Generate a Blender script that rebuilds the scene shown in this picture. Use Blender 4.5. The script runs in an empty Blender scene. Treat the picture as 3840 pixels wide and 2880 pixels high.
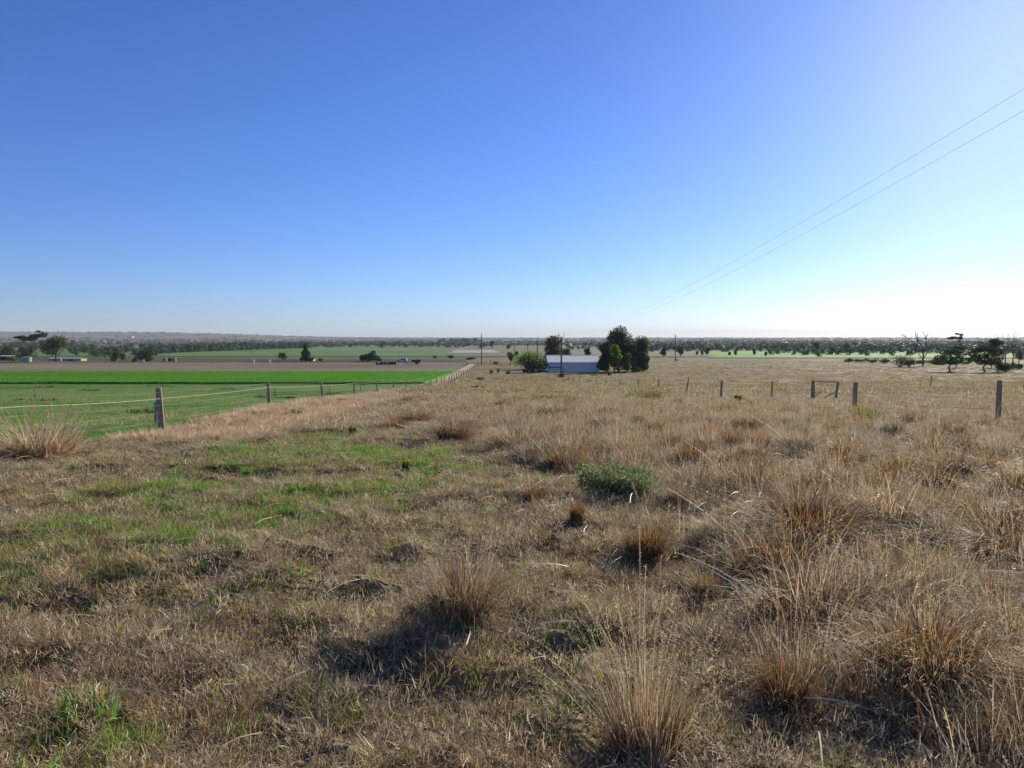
import bpy, math, random
import numpy as np
R = math.radians
random.seed(7); rng = np.random.default_rng(7)
scn = bpy.context.scene
col = scn.collection
# ------------------------------------------------------------ camera, sky, sun, exposure
F, CX, CY, HZ = 2800.0, 1920.0, 1440.0, 1268.0        # focal length and horizon of the 3840 px wide photograph
PITCH = math.atan((CY - HZ) / F); SP, CP = math.sin(PITCH), math.cos(PITCH)
CAMZ = 1.6
cam = bpy.data.objects.new('camera', bpy.data.cameras.new('camera')); col.objects.link(cam)
cam.data.sensor_width = 36; cam.data.lens = F / 3840 * 36
cam.location = (0, 0, CAMZ); cam.rotation_euler = (R(90) - PITCH, 0, 0)
cam.data.clip_start = 0.05; cam.data.clip_end = 40000
scn.camera = cam
SUN_AZ, SUN_EL = 34.5, 20.5
w = bpy.data.worlds.new('World'); scn.world = w; w.use_nodes = True
nt = w.node_tree; bg = nt.nodes['Background']
sk = nt.nodes.new('ShaderNodeTexSky'); sk.sky_type = 'NISHITA'; sk.sun_disc = False
sk.sun_elevation = R(SUN_EL); sk.sun_rotation = R(SUN_AZ)
sk.air_density = 1.0; sk.dust_density = 0.55; sk.ozone_density = 4.0; sk.altitude = 1000
hs = nt.nodes.new('ShaderNodeHueSaturation'); hs.inputs['Saturation'].default_value = 1.1     # the camera's cool white balance
wb = nt.nodes.new('ShaderNodeMix'); wb.data_type = 'RGBA'; wb.blend_type = 'MULTIPLY'; wb.inputs[0].default_value = 1; wb.inputs[7].default_value = (.87, 1.0, 1.45, 1)
nt.links.new(sk.outputs[0], hs.inputs['Color']); nt.links.new(hs.outputs[0], wb.inputs[6]); nt.links.new(wb.outputs[2], bg.inputs[0])
bg.inputs[1].default_value = 0.068
sun = bpy.data.objects.new('sun', bpy.data.lights.new('sun', 'SUN')); col.objects.link(sun)
sun.data.energy = 5.0; sun.data.angle = R(0.53); sun.data.color = (1, 0.91, 0.74)
sun.rotation_euler = (R(90 - SUN_EL), 0, R(180 - SUN_AZ)); sun.location = (60, 90, 60)
scn.view_settings.view_transform = 'Standard'; scn.view_settings.look = 'None'
scn.view_settings.exposure = 0.48; scn.view_settings.gamma = 1; scn.view_settings.use_curve_mapping = False
scn.cycles.max_bounces = 6; scn.cycles.diffuse_bounces = 3; scn.cycles.glossy_bounces = 2
scn.cycles.transmission_bounces = 4; scn.cycles.transparent_max_bounces = 8; scn.cycles.volume_bounces = 0

# ------------------------------------------------------------ numbers: noise, ground height, pixel helpers
def _h(ix, iy, s):
    n = (ix.astype(np.int64) * 374761393 + iy.astype(np.int64) * 668265263 + s * 974711) & 0xffffffff
    n = ((n ^ (n >> 13)) * 1274126177) & 0xffffffff
    return ((n ^ (n >> 16)) & 0xffff) / 65535.0
def vn(x, y, s=0):
    x = np.asarray(x, float); y = np.asarray(y, float)
    ix, iy = np.floor(x), np.floor(y); fx, fy = x - ix, y - iy
    fx, fy = fx * fx * (3 - 2 * fx), fy * fy * (3 - 2 * fy)
    a, b, c, d = _h(ix, iy, s), _h(ix + 1, iy, s), _h(ix, iy + 1, s), _h(ix + 1, iy + 1, s)
    return (a * (1 - fx) + b * fx) * (1 - fy) + (c * (1 - fx) + d * fx) * fy
def fbm(x, y, s=0, o=3):
    t, a, n = 0, 1, 0
    for k in range(o):
        t = t + a * vn(np.asarray(x) * 2 ** k, np.asarray(y) * 2 ** k, s + k * 17); n += a; a *= .5
    return t / n
class Pchip:
    def __init__(s, x, y):
        x, y = np.array(x, float), np.array(y, float); h = np.diff(x); d = np.diff(y) / h
        m = np.zeros(len(x)); m[0], m[-1] = d[0], d[-1]
        for i in range(1, len(x) - 1):
            if d[i - 1] * d[i] > 0:
                w1, w2 = 2 * h[i] + h[i - 1], h[i] + 2 * h[i - 1]
                m[i] = (w1 + w2) / (w1 / d[i - 1] + w2 / d[i])
        s.x, s.y, s.m = x, y, m
    def __call__(s, v):
        v = np.clip(v, s.x[0], s.x[-1]); i = np.clip(np.searchsorted(s.x, v) - 1, 0, len(s.x) - 2)
        h = s.x[i + 1] - s.x[i]; t = (v - s.x[i]) / h
        return ((1 + 2 * t) * (1 - t) ** 2 * s.y[i] + t * (1 - t) ** 2 * h * s.m[i]
                + t * t * (3 - 2 * t) * s.y[i + 1] + t * t * (t - 1) * h * s.m[i + 1])
PRO = Pchip([-9000, -200, -20, 0, 5, 10, 20, 27, 40, 50, 62, 74, 87, 99, 116, 140, 178, 215, 285, 350, 500, 700, 1000, 1500, 2500, 4000, 6000, 8000, 9000],
            [9, 5, .6, 0, -.08, -.3, -.94, -1.22, -1.9, -2.45, -3.1, -3.75, -4.4, -4.95, -5.7, -6.7, -7.5, -8.2, -8.75, -9.2, -10.7, -12.0, -12.8, -13.4, -13.6, -12.7, -6.5, 1.8, -3])
HILL = Pchip([0, 1500, 2500, 4000, 5200, 6500, 9000], [0, 0, 4, 24, 55, 48, 20])
def sstep(a, b, v):
    t = np.clip((v - a) / (b - a), 0, 1); return t * t * (3 - 2 * t)
def fence_x(Y): return -9.43 - .0429 * (Y - 20)
def G(X, Y, bumps=True):
    X = np.asarray(X, float); Y = np.asarray(Y, float)
    z = PRO(Y)
    u = X / np.maximum(Y, 1.)
    z = z + HILL(Y) * (1 - sstep(-.52, -.12, u)) * .93
    z = z - .55 * sstep(0, 6, fence_x(Y) - X) * sstep(12, 40, Y) * (1 - sstep(90, 150, Y))      # the paddock lies a little lower
    r = np.hypot(X, Y)
    z = z + (fbm(X / 260, Y / 260, 5) - .5) * 5 * sstep(900, 2500, r)
    if bumps:
        k = 1 - sstep(35, 80, r)
        pad = 1 - .75 * sstep(0, 1, fence_x(Y) - X)
        z = z + k * pad * ((fbm(X * .9, Y * .9, 1) - .5) * .26 + (fbm(X * 3.8, Y * 3.8, 9, 2) - .5) * .16)
        z = z + .28 * np.exp(-((X - fence_x(Y) - 1.3) / 1.2) ** 2) * sstep(19, 24, Y) * (1 - sstep(60, 90, Y)) * (.3 + fbm(X * .7, Y * .7, 31, 2))
    return z
def g(x, y): return float(G(x, y))
def ray(px, py):
    x, v = px - CX, CY - py
    return x, F * CP + v * SP, v * CP - F * SP
_Y = np.concatenate([np.geomspace(2, 9000, 6000)])
def at(px, py):
    dx, dy, dz = ray(px, py)
    zz = CAMZ + _Y * dz / dy; gg = G(_Y * dx / dy, _Y)
    i = np.argmax(zz < gg)
    if not (zz < gg).any(): i = len(_Y) - 1
    Y = _Y[i]; X = Y * dx / dy
    return float(X), float(Y), g(X, Y)
def on(px, Y):                                   # a point of the ground in the direction of column px at distance Y
    X = (px - CX) / F * Y * 1.0
    return float(X), float(Y), g(X, Y)
def mpp(Y): return Y / F                          # metres per photograph pixel at that distance

# ------------------------------------------------------------ object helpers
def tag(o, label=None, cat=None, group=None, kind=None):
    if label: o['label'] = label
    if cat: o['category'] = cat
    if group: o['group'] = group
    if kind: o['kind'] = kind
    return o
def empty(name, loc=(0, 0, 0), rz=0, label=None, cat=None, group=None):
    o = bpy.data.objects.new(name, None); col.objects.link(o); o.empty_display_size = .2
    o.location = loc; o.rotation_euler = (0, 0, rz)
    return tag(o, label, cat, group)
class MB:
    def __init__(s): s.v = []; s.f = []; s.t = []; s.m = []
    def add(s, v, f, t=.5, m=0):
        n = len(s.v); s.v += [tuple(p) for p in v]; s.f += [tuple(i + n for i in q) for q in f]
        s.t += [t] * len(v); s.m += [m] * len(f)
    def box(s, x0, x1, y0, y1, z0, z1, m=0):
        s.add([(x0, y0, z0), (x1, y0, z0), (x1, y1, z0), (x0, y1, z0), (x0, y0, z1), (x1, y0, z1), (x1, y1, z1), (x0, y1, z1)],
              [(0, 3, 2, 1), (4, 5, 6, 7), (0, 1, 5, 4), (1, 2, 6, 5), (2, 3, 7, 6), (3, 0, 4, 7)], m=m)
    def tube(s, pts, rad, n=6, cap=True, m=0):
        pts = [np.array(p, float) for p in pts]; vs = []; k = len(pts)
        for i, p in enumerate(pts):
            d = pts[min(i + 1, k - 1)] - pts[max(i - 1, 0)]; d /= (np.linalg.norm(d) + 1e-9)
            a = np.cross(d, (0, 0, 1) if abs(d[2]) < .9 else (1, 0, 0)); a /= np.linalg.norm(a); b = np.cross(d, a)
            r = rad[i] if hasattr(rad, '__len__') else rad
            for j in range(n):
                t = 2 * math.pi * j / n; vs.append(p + r * (math.cos(t) * a + math.sin(t) * b))
        fs = [(i * n + j, i * n + (j + 1) % n, (i + 1) * n + (j + 1) % n, (i + 1) * n + j) for i in range(k - 1) for j in range(n)]
        if cap: fs += [tuple(range(n))[::-1], tuple((k - 1) * n + j for j in range(n))]
        s.add(vs, fs, random.random(), m)
    def build(s, name, mat, parent=None, smooth=False, link=True, bevel=0):
        me = bpy.data.meshes.new(name); me.from_pydata(s.v, [], s.f)
        a = me.attributes.new('tint', 'FLOAT', 'POINT'); a.data.foreach_set('value', s.t)
        for q in (mat if isinstance(mat, (list, tuple)) else [mat]): me.materials.append(q)
        me.polygons.foreach_set('material_index', s.m)
        if smooth: me.polygons.foreach_set('use_smooth', [True] * len(s.f))
        me.update()
        o = bpy.data.objects.new(name, me)
        if link: col.objects.link(o)
        if parent: o.parent = parent
        if bevel:
            b = o.modifiers.new('bevel', 'BEVEL'); b.width = bevel; b.segments = 2
        return o
def quick(name, V, Fc, mat, tint=None, parent=None, link=True):       # numpy arrays, faces all of the same size
    me = bpy.data.meshes.new(name)
    V = np.asarray(V, np.float32); Fc = np.asarray(Fc, np.int32); k = Fc.shape[1]
    me.vertices.add(len(V)); me.vertices.foreach_set('co', V.ravel())
    me.loops.add(Fc.size); me.loops.foreach_set('vertex_index', Fc.ravel())
    me.polygons.add(len(Fc)); me.polygons.foreach_set('loop_start', np.arange(0, Fc.size, k, dtype=np.int32))
    me.update(calc_edges=True)
    if tint is not None:
        a = me.attributes.new('tint', 'FLOAT', 'POINT'); a.data.foreach_set('value', np.asarray(tint, np.float32))
    if mat: me.materials.append(mat)
    o = bpy.data.objects.new(name, me)
    if link: col.objects.link(o)
    if parent: o.parent = parent
    return o

# ------------------------------------------------------------ materials
def mat_new(name):
    m = bpy.data.materials.new(name); m.use_nodes = True
    return m, m.node_tree, m.node_tree.nodes, m.node_tree.nodes['Principled BSDF'], m.node_tree.links
def ramp(nd, stops):
    r = nd.new('ShaderNodeValToRGB'); e = r.color_ramp.elements
    while len(e) < len(stops): e.new(.5)
    for k, (p, c) in enumerate(stops): e[k].position = p; e[k].color = (*c, 1)
    return r
def mixc(nd, lk, a, b, f, mode='MIX'):
    m = nd.new('ShaderNodeMix'); m.data_type = 'RGBA'; m.blend_type = mode
    for sock, v in ((m.inputs[6], a), (m.inputs[7], b), (m.inputs[0], f)):
        if hasattr(v, 'links'): lk.new(v, sock)
        else: sock.default_value = (*v, 1) if isinstance(v, tuple) else v
    return m.outputs[2]
def noise(nd, lk, scale, detail=4, rough=.6, vec=None, stretch=None):
    n = nd.new('ShaderNodeTexNoise'); n.inputs['Scale'].default_value = scale
    n.inputs['Detail'].default_value = detail; n.inputs['Roughness'].default_value = rough
    if vec is None:
        ge = nd.new('ShaderNodeNewGeometry'); vec = ge.outputs['Position']
    if stretch:
        mp = nd.new('ShaderNodeMapping'); mp.inputs['Scale'].default_value = stretch; lk.new(vec, mp.inputs[0]); vec = mp.outputs[0]
    lk.new(vec, n.inputs['Vector']); return n.outputs[0]
def blade_mat(name, stops, trans=.4, rough=.6, spec=.13, jitter=.35):
    """blades and leaves: colour from the blade's own tint plus a shift of the whole plant; thin, so light passes through"""
    m, t, nd, bs, lk = mat_new(name)
    at_ = nd.new('ShaderNodeAttribute'); at_.attribute_name = 'tint'
    oi = nd.new('ShaderNodeObjectInfo')
    ma = nd.new('ShaderNodeMath'); ma.operation = 'MULTIPLY_ADD'; lk.new(oi.outputs['Random'], ma.inputs[0]); ma.inputs[1].default_value = jitter; ma.inputs[2].default_value = -jitter / 2
    ad = nd.new('ShaderNodeMath'); ad.operation = 'ADD'; ad.use_clamp = True; lk.new(at_.outputs['Fac'], ad.inputs[0]); lk.new(ma.outputs[0], ad.inputs[1])
    r = ramp(nd, stops); lk.new(ad.outputs[0], r.inputs[0])
    lk.new(r.outputs[0], bs.inputs['Base Color']); bs.inputs['Roughness'].default_value = rough
    bs.inputs['Specular IOR Level'].default_value = spec
    tr = nd.new('ShaderNodeBsdfTranslucent'); lk.new(r.outputs[0], tr.inputs[0])
    mx = nd.new('ShaderNodeMixShader'); mx.inputs[0].default_value = trans
    lk.new(bs.outputs[0], mx.inputs[1]); lk.new(tr.outputs[0], mx.inputs[2])
    lk.new(mx.outputs[0], nd['Material Output'].inputs[0]); return m
def plain(name, c, rough=.7, c2=None, scale=3., metal=0, bump=0, spec=.3, stretch=None):
    m, t, nd, bs, lk = mat_new(name)
    tc = nd.new('ShaderNodeTexCoord')
    n = noise(nd, lk, scale, 5, .65, tc.outputs['Object'], stretch)
    r = ramp(nd, [(.3, c), (.7, c2 or tuple(x * .75 for x in c))]); lk.new(n, r.inputs[0])
    lk.new(r.outputs[0], bs.inputs['Base Color']); bs.inputs['Roughness'].default_value = rough; bs.inputs['Metallic'].default_value = metal
    bs.inputs['Specular IOR Level'].default_value = spec
    if bump:
        b = nd.new('ShaderNodeBump'); b.inputs['Strength'].default_value = bump; b.inputs['Distance'].default_value = .02
        lk.new(n, b.inputs['Height']); lk.new(b.outputs[0], bs.inputs['Normal'])
    return m
def land(name, stops, scales=(.012, .15, 1.6), bump=.5, stretch=None, bd=.15):
    """soil, stubble or pasture seen from afar: three sizes of patches"""
    m, t, nd, bs, lk = mat_new(name)
    a = noise(nd, lk, scales[0], 5, .6, None, stretch); b = noise(nd, lk, scales[1], 5, .65, None, stretch); c = noise(nd, lk, scales[2], 4, .7)
    def ma(op, x, y, cl=False):
        q = nd.new('ShaderNodeMath'); q.operation = op; q.use_clamp = cl
        for s_, v in ((q.inputs[0], x), (q.inputs[1], y)):
            if hasattr(v, 'links'): lk.new(v, s_)
            else: s_.default_value = v
        return q.outputs[0]
    s = ma('ADD', ma('MULTIPLY', a, 1.1), ma('ADD', ma('MULTIPLY', b, .9), ma('MULTIPLY', c, .9)))
    s = ma('MULTIPLY_ADD', s, 1.1); s.node.inputs[2].default_value = -1.1
    r = ramp(nd, stops); lk.new(s, r.inputs[0]); lk.new(r.outputs[0], bs.inputs['Base Color'])
    bs.inputs['Roughness'].default_value = .9; bs.inputs['Specular IOR Level'].default_value = .1
    if bump:
        bn = nd.new('ShaderNodeBump'); bn.inputs['Strength'].default_value = bump; bn.inputs['Distance'].default_value = bd
        lk.new(ma('ADD', b, c), bn.inputs['Height']); lk.new(bn.outputs[0], bs.inputs['Normal'])
    return m
M = {}
M['ground'] = land('dry_grassland', [(.18, (0.068, 0.052, 0.025)), (.38, (0.158, 0.118, 0.059)), (.55, (0.251, 0.196, 0.104)), (.68, (0.179, 0.154, 0.063)), (.85, (0.314, 0.258, 0.142))], (.018, .16, 1.9), 1.0, (.6, 1, 1), .3)
M['plain'] = land('far_plain', [(.2, (0.111, 0.091, 0.053)), (.5, (0.185, 0.148, 0.090)), (.8, (0.244, 0.201, 0.119))], (0.001, 0.005, 0.034), 0, (.35, 1, 1))
M['pasture'] = land('pasture', [(.2, (0.033, 0.102, 0.013)), (.38, (0.083, 0.192, 0.022)), (.55, (0.165, 0.216, 0.050)), (.68, (0.110, 0.216, 0.033)), (.85, (0.275, 0.240, 0.099))], (.06, .35, 2.2), 1.0, (.25, 1, 1), .2)
M['crop'] = land('green_crop', [(.2, (0.056, 0.172, 0.013)), (.6, (0.093, 0.271, 0.018)), (.9, (0.168, 0.343, 0.026))], (.03, .5, 5.), .9, (.12, 1, 1), .15)
M['crop_edge'] = M['crop']
M['stubble'] = land('stubble', [(.2, (0.133, 0.098, 0.061)), (.5, (0.211, 0.167, 0.104)), (.85, (0.282, 0.229, 0.143))], (.02, .2, 1.5), .5, (.3, 1, 1))
M['yard'] = land('dark_yard_soil', [(.2, (0.040, 0.041, 0.021)), (.5, (0.088, 0.081, 0.042)), (.85, (0.136, 0.135, 0.063))], (0.016, 0.090, 0.420), .5, (.3, 1, 1))
M['far_green'] = land('far_green_pasture', [(.2, (.06, .15, .03)), (.5, (.10, .21, .045)), (.85, (.17, .26, .07))], (.004, .03, .3), 0, (.4, 1, 1))
M['far_bright'] = land('far_bright_pasture', [(.2, (.08, .22, .03)), (.5, (.13, .32, .04)), (.85, (.2, .4, .06))], (.004, .03, .3), 0, (.4, 1, 1))
M['grey_green'] = land('grey_green_pasture', [(.2, (.10, .12, .055)), (.5, (.16, .17, .085)), (.85, (.24, .22, .13))], (.004, .03, .3), 0, (.4, 1, 1))
M['pale_soil'] = land('pale_salt_pan', [(.2, (.3, .27, .22)), (.5, (.42, .38, .32)), (.85, (.55, .5, .43))], (.004, .03, .3), 0, (.4, 1, 1))
M['road'] = land('dirt_road', [(.2, (0.336, 0.252, 0.168)), (.5, (0.456, 0.348, 0.240)), (.85, (0.552, 0.444, 0.312))], (.1, .6, 4.), .4, (1, .2, 1), .05)
M['dry'] = blade_mat('dry_grass_blades', [(0, (0.193, 0.113, 0.055)), (.3, (0.395, 0.266, 0.145)), (.6, (0.551, 0.408, 0.246)), (.85, (0.671, 0.544, 0.339)), (1, (0.933, 0.805, 0.529))], .34)
M['grey'] = blade_mat('grey_dry_blades', [(0, (0.220, 0.161, 0.097)), (.35, (0.411, 0.330, 0.200)), (.7, (0.604, 0.498, 0.320)), (1, (0.909, 0.783, 0.526))], .3)
M['rust'] = blade_mat('rust_grass_blades', [(0, (0.128, 0.056, 0.021)), (.35, (0.308, 0.164, 0.061)), (.7, (0.479, 0.308, 0.131)), (1, (0.723, 0.565, 0.279))], .34)
M['straw'] = blade_mat('straw_stalks', [(0, (0.357, 0.255, 0.120)), (.5, (0.510, 0.399, 0.216)), (1, (0.680, 0.595, 0.384))], .35, .5, .2)
M['palestraw'] = blade_mat('pale_straw_blades', [(0, (0.391, 0.275, 0.150)), (.5, (0.690, 0.517, 0.320)), (1, (0.920, 0.748, 0.500))], .35)
M['green'] = blade_mat('green_grass_blades', [(0, (0.253, 0.240, 0.055)), (.25, (0.184, 0.288, 0.039)), (.6, (0.161, 0.384, 0.039)), (1, (0.138, 0.480, 0.050))], .5)
M['yellowgreen'] = blade_mat('yellow_green_blades', [(0, (0.308, 0.230, 0.090)), (.4, (0.286, 0.287, 0.060)), (1, (0.220, 0.333, 0.050))], .45)
M['cropblade'] = blade_mat('crop_blades', [(0, (0.057, 0.192, 0.013)), (.5, (0.099, 0.303, 0.016)), (1, (0.199, 0.413, 0.026))], .45)
M['shrub'] = blade_mat('grey_green_leaves', [(0, (0.112, 0.152, 0.057)), (.5, (0.223, 0.282, 0.105)), (1, (0.402, 0.423, 0.189))], .4)
M['leaf_dark'] = blade_mat('dark_leaves', [(0, (.03, .05, .018)), (.5, (.055, .085, .028)), (1, (.10, .135, .045))], .25, .65, .12)
M['leaf_mid'] = blade_mat('green_leaves', [(0, (0.052, 0.088, 0.024)), (.5, (0.098, 0.165, 0.042)), (1, (0.172, 0.242, 0.060))], .35, .65, .12)
M['leaf_bright'] = blade_mat('bright_leaves', [(0, (0.117, 0.180, 0.015)), (.5, (0.247, 0.348, 0.025)), (1, (0.390, 0.504, 0.040))], .5, .6, .12)
M['leaf_lime'] = blade_mat('lime_leaves', [(0, (0.095, 0.152, 0.013)), (.5, (0.204, 0.320, 0.027)), (1, (0.306, 0.440, 0.045))], .55, .6, .1)
M['leaf_olive'] = blade_mat('olive_leaves', [(0, (.045, .055, .02)), (.5, (.085, .10, .03)), (1, (.14, .16, .05))], .3, .65, .12)
M['leaf_grey'] = blade_mat('grey_gum_leaves', [(0, (.05, .08, .05)), (.5, (.09, .13, .08)), (1, (.15, .20, .12))], .25, .65, .12)
M['leaf_yellow'] = blade_mat('yellow_bush_leaves', [(0, (.16, .15, .02)), (.5, (.28, .27, .03)), (1, (.4, .38, .05))], .4)
M['scrub'] = blade_mat('far_scrub', [(0, (0.070, 0.097, 0.062)), (.5, (0.122, 0.162, 0.104)), (1, (0.193, 0.227, 0.146))], .2)
M['belt'] = blade_mat('belt_leaves', [(0, (.06, .095, .045)), (.5, (.10, .145, .065)), (1, (.15, .20, .09))], .25)
M['bark'] = plain('bark', (.13, .10, .075), .9, (.07, .055, .045), 4, bump=.5)
M['deadwood'] = plain('dead_wood', (.17, .14, .12), .9, (.10, .085, .07), 4)
M['post'] = plain('weathered_post', (0.357, 0.301, 0.213), .85, (0.210, 0.170, 0.123), 14, bump=.6, stretch=(3, 3, .25))
M['darkpost'] = plain('dark_steel_post', (.10, .09, .08), .7, (.03, .028, .026), 9)
M['wire'] = plain('galvanised_wire', (.5, .5, .47), .35, (.35, .35, .33), 3, metal=.6)
M['tape'] = plain('pale_electric_tape', (.55, .50, .36), .6, (.45, .41, .3), 3)
M['pole'] = plain('concrete_and_steel_pole', (0.300, 0.255, 0.196), .8, (0.180, 0.150, 0.119), 2, stretch=(1, 1, .2))
M['shedwall'] = plain('white_sheet_wall', (.90, .84, .76), .55, (.82, .765, .69), .6, stretch=(1, 1, .15))
M['shedroof'] = plain('pale_zinc_roof', (.88, .83, .68), .45, (.80, .755, .62), .9, metal=0, spec=.8)
M['gutter'] = plain('cream_gutter', (.55, .5, .4), .6)
M['darksteel'] = plain('dark_opening', (.03, .03, .03), .8)
M['bluetrim'] = plain('blue_trim', (.05, .09, .25), .5)
M['paint_silver'] = plain('silver_paint', (.42, .46, .55), .3, (.38, .42, .5), 1, metal=.3, spec=.5)
M['glass'] = plain('dark_glass', (.03, .04, .06), .1, spec=.6)
M['tyre'] = plain('tyre_rubber', (.03, .03, .03), .85)
M['wrap'] = plain('green_bale_wrap', (.05, .09, .06), .45, (.03, .06, .045), 3, spec=.4)
M['hay'] = plain('hay', (.55, .42, .18), .9, (.4, .29, .12), 6, bump=.5)
M['tank'] = plain('pale_green_tank', (.30, .42, .32), .55, (.24, .35, .27), 1)
M['rustmetal'] = plain('rusty_machine', (.12, .07, .05), .8, (.06, .05, .045), 4)
M['white'] = plain('white_paint', (.75, .75, .74), .6)
M['tin'] = plain('pale_blue_tin_roof', (.48, .56, .60), .5)
M['tan_wall'] = plain('tan_wall', (.55, .45, .25), .8)
M['stone'] = plain('pale_stone', (.62, .58, .5), .8, (.42, .38, .32), 9, bump=.6)

# ------------------------------------------------------------ ground, fields, road
def terrain():
    th = np.concatenate([np.arange(-48, 48.01, .42), np.arange(51, 309.1, 3)])
    rr = np.concatenate([[0.0], np.geomspace(1.0, 60, 330), np.geomspace(60.9, 9000, 330)])
    T, RR = np.meshgrid(np.radians(th), rr); X = RR * np.sin(T); Y = RR * np.cos(T)
    Z = G(X, Y); n = len(th)
    V = np.stack([X, Y, Z], -1).reshape(-1, 3)
    i, j = np.meshgrid(np.arange(len(rr) - 1), np.arange(n), indexing='ij'); j2 = (j + 1) % n
    Fc = np.stack([i * n + j, (i + 1) * n + j, (i + 1) * n + j2, i * n + j2], -1).reshape(-1, 4)[:, ::-1]
    o = quick('ground', V, Fc, M['ground']); o.data.materials.append(M['plain'])
    rc = rr[i].ravel(); o.data.polygons.foreach_set('material_index', (rc > 620).astype(np.int32))
    o.data.polygons.foreach_set('use_smooth', np.ones(len(Fc), bool))
    return tag(o, kind='structure')
terrain()
def sheet(name, A, B, C_, D, mat, nu, nv, off=.04, wob=0, edge=0, bumps=True):
    """a field laid on the land: corners A B (near side, left to right) C D (far side, right to left)"""
    s, t = np.meshgrid(np.linspace(0, 1, nu), np.linspace(0, 1, nv))
    P = lambda k: (1 - t) * ((1 - s) * A[k] + s * B[k]) + t * ((1 - s) * D[k] + s * C_[k])
    X, Y = P(0), P(1)
    if wob:
        e = np.minimum.reduce([s, 1 - s, t, 1 - t]) < 1e-9
        X = X + np.where(e, (fbm(X / wob / 6, Y / wob / 6, 3) - .5) * wob * 2, 0); Y = Y + np.where(e, (fbm(X / wob / 6, Y / wob / 6, 4) - .5) * wob * 2, 0)
    Z = G(X, Y, bumps) + off
    if edge:
        Z = Z + (fbm(X / 1.5, Y / 1.5, 8) - .5) * .12
        e = np.minimum.reduce([s, 1 - s, t, 1 - t]) < 1e-9; Z = np.where(e, G(X, Y) - .05, Z)
    V = np.stack([X, Y, Z], -1).reshape(-1, 3)
    i, j = np.meshgrid(np.arange(nv - 1), np.arange(nu - 1), indexing='ij')
    a = i * nu + j; Fc = np.stack([a, a + 1, a + nu + 1, a + nu], -1).reshape(-1, 4)
    o = quick(name, V, Fc, mat); o.data.polygons.foreach_set('use_smooth', np.ones(len(Fc), bool))
    return tag(o, kind='structure')
CROP0, CROP1 = 131., 214.
def gx(px, Y): return ((px - CX) / F * Y, Y)
sheet('paddock', (-22, 11), (fence_x(11), 11), (fence_x(CROP0), CROP0), (-140, CROP0), M['pasture'], 220, 260, .035)
# tall green crop: a slab .4 m high whose near face stands in its own shade
def crop():
    nu, nv = 300, 120
    s, t = np.meshgrid(np.linspace(0, 1, nu), np.linspace(0, 1, nv))
    Y = CROP0 + (CROP1 - CROP0) * t
    XR = fence_x(CROP0) - 1.0 + (fbm(Y / 9, Y * 0, 2) - .5) * 1.5 - 9 * sstep(.45, 1, t) * 0
    X = -190 + (XR + 190) * s
    Yw = Y + (fbm(X / 12, Y * 0, 6) - .5) * 2.4 * (1 - t)
    Z = G(X, Yw) + .42 + (fbm(X / 9, Yw / 1.6, 8) - .5) * .34
    e = (s < 1e-9) | (s > 1 - 1e-9) | (t < 1e-9) | (t > 1 - 1e-9)
    Z = np.where(e, G(X, Yw) - .05, Z)
    # pull the rim inwards so that the sides are nearly upright
    V = np.stack([X, Yw, Z], -1)
    V[1, :, 1] = V[0, :, 1] + .12; V[-2, :, 1] = V[-1, :, 1] - .1; V[:, -2, 0] = V[:, -1, 0] - .12
    i, j = np.meshgrid(np.arange(nv - 1), np.arange(nu - 1), indexing='ij')
    a = i * nu + j; Fc = np.stack([a, a + 1, a + nu + 1, a + nu], -1).reshape(-1, 4)
    return tag(quick('green_crop_field', V.reshape(-1, 3), Fc, M['crop']), kind='structure')
crop()
sheet('stubble_field', (-230, CROP1 + .5), (-15.5, CROP1 + .5), (-20, 322), (-300, 322), M['stubble'], 160, 60, .05, 1.5)
sheet('yard_strip', (-330, 322.5), (-20, 322.5), (-26, 455), (-500, 455), M['yard'], 160, 60, .06, 2)
sheet('far_pasture', (-560, 470), (-30, 500), (-90, 1050), (-900, 1150), M['far_green'], 90, 40, .35, 12)
sheet('far_pasture_strip', (-40, 480), (150, 480), (240, 1000), (-90, 1000), M['grey_green'], 90, 40, .33, 12)
sheet('far_bright_pasture', (120, 430), (330, 430), (520, 760), (210, 820), M['far_bright'], 90, 40, .38, 8)
sheet('far_right_pasture', (330, 400), (620, 430), (1000, 900), (520, 800), M['grey_green'], 90, 40, .36, 12)
sheet('pale_pan', (-56, 650), (-14, 670), (-24, 860), (-64, 840), M['pale_soil'], 30, 20, .5, 10)
M['woodland'] = land('far_scrubland', [(.2, (.03, .045, .03)), (.5, (.055, .075, .045)), (.85, (.10, .11, .07))], (.0015, .01, .08), 0, (.3, 1, 1))
sheet('far_scrubland', (-2300, 5900), (5200, 5900), (6900, 8300), (-3300, 8300), M['woodland'], 120, 60, 3, 150)
sheet('belt_floor', (150, 800), (1020, 800), (1500, 1230), (200, 1180), M['woodland'], 90, 30, .5, 14)
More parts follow.
